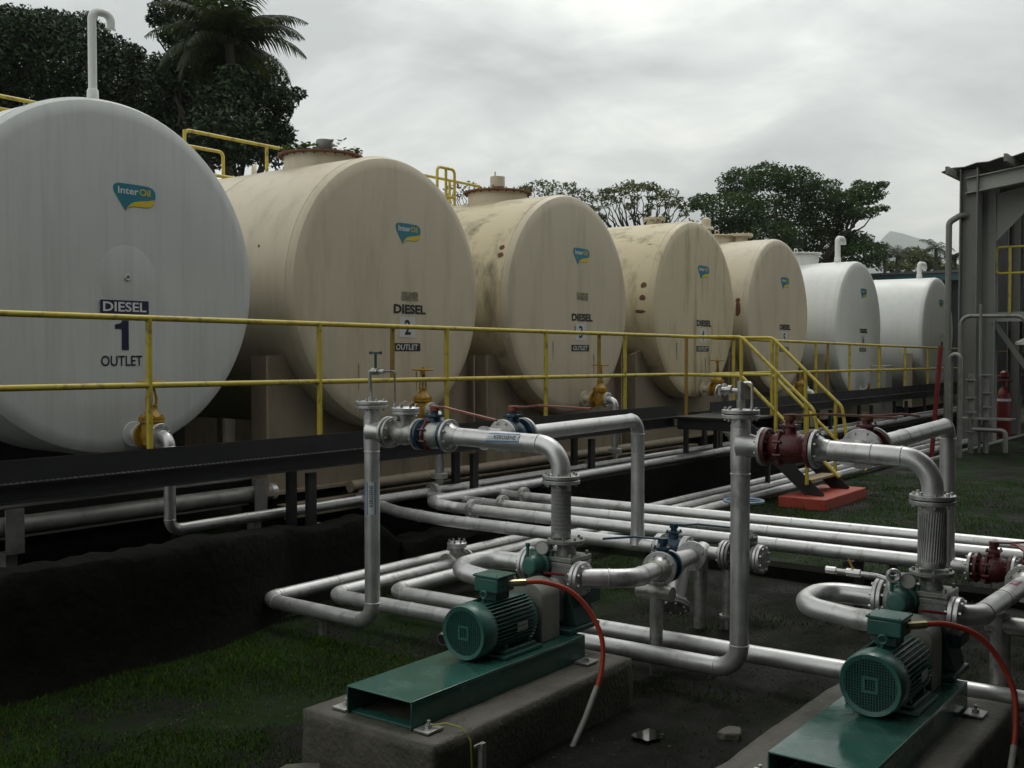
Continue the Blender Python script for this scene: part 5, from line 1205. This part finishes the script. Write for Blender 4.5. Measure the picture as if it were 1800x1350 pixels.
def palm(label, base, top, nf, ln, seed, lw=.55, m='frond', group=None, nl=34):
    rg = random.Random(seed); base = Vector(base); top = Vector(top); t = thing('palm_tree', label, 'palm tree', base, group=group)
    b = MB(base); limb(b, base - Vector((0, 0, .3)), top, .16, .11, rg, 9, .12); b.build('trunk', 'bark', t)
    for k in range(nf):
        az = 2 * math.pi * (k + rg.uniform(-.3, .3)) / nf * (1 + 1.0 * 0) * 2.618; el = rg.uniform(-.15, 1.15); L_ = ln * rg.uniform(.8, 1.05)
        d = Vector((math.cos(az), math.sin(az), 0)); b = MB(base); mid_ = []; e_ = el; p = top.copy(); ns = 16
        for i in range(ns + 1):
            mid_.append(p.copy()); e_ = el - (1.5 + .5 * rg.random() * 0) * (i / ns) ** 1.4; p = p + (d * math.cos(e_) + Vector((0, 0, math.sin(e_)))) * (L_ / ns)
        b.tube(mid_, [.022 * (1 - .85 * i / ns) + .003 for i in range(ns + 1)], 5)
        vs = []; fs = []; sd_ = Vector((-d.y, d.x, 0))
        for j in range(nl):
            f = .12 + .88 * j / nl; x = f * ns; i = min(ns - 1, int(x)); q = mid_[i].lerp(mid_[i + 1], x - i); tn = (mid_[i + 1] - mid_[i]).normalized()
            wl = lw * math.sin(math.pi * min(1, .15 + .85 * f)) ** .6 * rg.uniform(.8, 1.1) * (1.05 - .35 * f)
            for s in (-1, 1):
                dd = (sd_ * s * .78 + tn * .55 + Vector((0, 0, -.25 - rg.uniform(0, .35)))).normalized(); e2 = q + dd * wl * .55; e3 = q + dd * wl + Vector((0, 0, -.28 * wl)); wd = tn * .020
                k0 = len(vs); vs += [q - wd, q + wd, e2 + wd, e2 - wd, e3]; fs += [(k0, k0 + 1, k0 + 2, k0 + 3), (k0 + 3, k0 + 2, k0 + 4)]
        b.add(vs, fs); b.build('frond', m, t, smooth=0)
    return t
bP = far_at(405, 619, 25.5); bP.z = 0
palm('tall coconut palm rising above the dark tree at upper left', bP, far_at(402, 78, 25.5), 36, 2.15, 9, .58)
GR = 'rain trees behind the tanks'
def umb(px0, px1, top, low, D, n, seed):
    rg = random.Random(seed); o = []
    for k in range(n):
        f = (k + .5) / n; x = px0 + (px1 - px0) * f; y = top + (low - top) * (abs(f - .45) * 1.6) ** 2 + rg.uniform(-4, 10)
        o.append((x, y + 8, 13 + rg.uniform(-4, 6), 6 + rg.uniform(-2, 3)))
        if rg.random() < .8: o.append((x + rg.uniform(-8, 8), y + 24 + rg.uniform(-6, 8), 12, 6))
        if rg.random() < .7: o.append((x + rg.uniform(-8, 8), y + 45 + rg.uniform(-8, 12), 12, 7))
    return o
for lab, px0, px1, top, low, D, n, seed, per in (('airy rain tree with visible branches between tanks 3 and 4', 1040, 1215, 318, 372, 52, 22, 21, 2000), ('sparse rain tree behind tank 3', 905, 1040, 312, 345, 56, 15, 22, 1500), ('thin-leaved rain tree showing behind the manhole of tank 3', 775, 875, 316, 345, 60, 11, 23, 800)):
    bs_ = far_at((px0 + px1) / 2, 619, D); bs_.z = 0
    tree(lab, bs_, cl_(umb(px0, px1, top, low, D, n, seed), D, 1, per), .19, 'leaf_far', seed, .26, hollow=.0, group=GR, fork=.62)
bs_ = far_at(1360, 619, 47); bs_.z = 0
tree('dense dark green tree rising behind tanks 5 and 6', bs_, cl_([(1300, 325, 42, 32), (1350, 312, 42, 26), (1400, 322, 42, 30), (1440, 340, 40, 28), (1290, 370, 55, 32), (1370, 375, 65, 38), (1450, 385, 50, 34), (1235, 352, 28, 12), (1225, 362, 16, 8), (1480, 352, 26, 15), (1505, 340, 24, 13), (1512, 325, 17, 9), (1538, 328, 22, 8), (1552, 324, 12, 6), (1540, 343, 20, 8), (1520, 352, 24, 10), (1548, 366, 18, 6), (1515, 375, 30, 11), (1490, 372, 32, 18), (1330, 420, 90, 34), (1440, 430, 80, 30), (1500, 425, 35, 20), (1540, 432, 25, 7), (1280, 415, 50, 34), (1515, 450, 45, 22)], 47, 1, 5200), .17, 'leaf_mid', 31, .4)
GF = 'low trees on the skyline beyond the teal roof'
for lab, lst, seed in (('round low tree on the skyline right of the palms', [(1600, 455, 22, 18), (1612, 450, 16, 15)], 41), ('pale bushy tree on the skyline before the shed column', [(1625, 458, 18, 15), (1640, 462, 16, 14)], 42), ('low shrubs trailing off towards the shed column on the skyline', [(1660, 470, 22, 8), (1685, 470, 20, 7), (1575, 468, 30, 12)], 43)):
    bs_ = far_at(lst[0][0], 619, 85); bs_.z = 0
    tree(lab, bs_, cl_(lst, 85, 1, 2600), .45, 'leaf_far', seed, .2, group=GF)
for px, py, lab, seed in ((1553, 448, 'leftmost far palm with drooping fronds beside the dense tree', 51), (1578, 446, 'second far palm from the dense tree on the skyline', 52), (1645, 437, 'far palm standing clear on the skyline near the shed', 53), (1678, 452, 'small far palm beside the shed downpipe', 54)):
    bs_ = far_at(px, 619, 80); bs_.z = 0
    palm(lab, bs_, far_at(px, py, 80), 13, 1.7 if seed != 54 else .9, seed, .6, 'frond', 'far palms', 16)

# ------------------------------------------------------------------ grass, weeds and gravel
def in_box(x, y, bx): return bx[0] < x < bx[1] and bx[2] < y < bx[3]
BLK = [(3.84, 5.75, 3.3, 4.3), (4.0, 6.32, 1.25, 2.2)]
def grass(name, label, regions, seed, h=(.02, .05), thr=-.05):
    rg = random.Random(seed); vs = []; fs = []
    for (x0, x1, y0, y1, n) in regions:
        for i in range(n):
            x, y = rg.uniform(x0, x1), rg.uniform(y0, y1)
            if any(in_box(x, y, q) for q in BLK): continue
            dn = mnoise.noise((x * .9, y * .9, 7.7)) + .5 * mnoise.noise((x * 3, y * 3, 1.7))
            if dn < thr + rg.uniform(-.2, .2): continue
            z = ground_z(x, y) - .004; a = rg.uniform(0, 6.28); hh = rg.uniform(*h) * (1 + max(0, dn)) * (2.2 if rg.random() < .02 else 1); w_ = rg.uniform(.002, .0055)
            le = rg.uniform(.1, .8) * hh; k = len(vs); ca, sa = math.cos(a), math.sin(a); l2 = rg.uniform(0, 6.28)
            vs += [(x - ca * w_, y - sa * w_, z), (x + ca * w_, y + sa * w_, z), (x + math.cos(l2) * le, y + math.sin(l2) * le, z + hh)]; fs.append((k, k + 1, k + 2))
    b = MB(); b.add(vs, fs); o = b.build(name, 'grass', smooth=0); return tag(o, label, 'grass', kind='stuff')
grass('grass', 'short grass below the bund wall at lower left', [(2.2, 5.7, 4.3, 6.6, 80000), (5.6, 9.9, 5.0, 6.9, 26000)], 1, (.006, .026), thr=-.15)
grass('grass', 'patchy grass among the pump pipes', [(5.7, 9.9, 2.3, 5.2, 20000), (5.5, 8.5, .5, 2.5, 4000)], 2, (.008, .03), thr=.06)
grass('grass', 'mossy lawn between the parallel pipes and the stairs', [(10.06, 18.5, -2.0, 7.0, 95000)], 3, (.012, .04), thr=-.30)
rg = random.Random(8); vs = []; fs = []
def stone(x, y, z, s):
    k = len(vs); r3 = [rg.uniform(.6, 1.2) * s for _ in range(6)]
    vs.extend([(x + r3[0], y, z), (x - r3[1], y, z), (x, y + r3[2], z), (x, y - r3[3], z), (x, y, z + r3[4] * .8), (x, y, z - r3[5] * .5)])
    fs.extend([(k + a, k + c, k + 4) for a, c in ((0, 2), (2, 1), (1, 3), (3, 0))] + [(k + c, k + a, k + 5) for a, c in ((0, 2), (2, 1), (1, 3), (3, 0))])
for i in range(16000):
    x, y = rg.uniform(3.4, 9.8), rg.uniform(-.2, 5.6)
    if any(in_box(x, y, q) for q in BLK): continue
    stone(x, y, ground_z(x, y) + .001, rg.choice((.004, .005, .006, .008, .011)))
for i in range(3500):
    x, y = rg.uniform(10.1, 22), rg.uniform(-1, 5.5)
    stone(x, y, ground_z(x, y), rg.uniform(.006, .014))
b = MB(); b.add(vs, fs); tag(b.build('gravel', 'gravel', smooth=0), 'fine dark gravel scattered round the pumps', 'gravel', kind='stuff')
# broken concrete edge and rubble at lower left
for i, (x, y, s, rz, lab) in enumerate(((3.62, 4.10, .17, .5, 'broken concrete lump touching the left plinth'), (3.40, 4.32, .13, 1.2, 'small rubble lump left of the left plinth'), (3.30, 3.95, .11, .3, 'smaller rubble lump at the bottom edge left of the plinth'), (5.62, 2.62, .10, .9, 'flat stone on the gravel between the plinths'))):
    b = MB((x, y, 0)); r_ = random.Random(60 + i); vs = []
    for k in range(9):
        th = k * 2 * math.pi / 9 + rz; q = s * r_.uniform(.7, 1.15); vs.append((q * math.cos(th), q * math.sin(th) * .7))
    b.prism(vs, (x, y, -.02), (1, 0, 0), (0, 1, 0), (.01, 0, s * .55)); tag(b.build('rubble', 'concrete', bevel=.01), lab, 'rubble')

# ------------------------------------------------------------------ humid air
hb = MB(); hb.box((2200, 700, 199), (4800, 3200, 400)); hz = hb.build('haze', 'water', smooth=0); hz['kind'] = 'stuff'; hz['label'] = 'humid haze over the whole site'
hm = bpy.data.materials.new('humid_air'); hm.use_nodes = True; hm.node_tree.nodes.clear()
ho = hm.node_tree.nodes.new('ShaderNodeOutputMaterial'); hv = hm.node_tree.nodes.new('ShaderNodeVolumePrincipled')
hv.inputs['Color'].default_value = (.92, .95, .95, 1); hv.inputs['Density'].default_value = .00028; hv.inputs['Anisotropy'].default_value = .3
for a_ in ('Density Attribute', 'Color Attribute', 'Temperature Attribute'): hv.inputs[a_].default_value = ''
hm.node_tree.links.new(hv.outputs[0], ho.inputs['Volume']); hz.data.materials[0] = hm
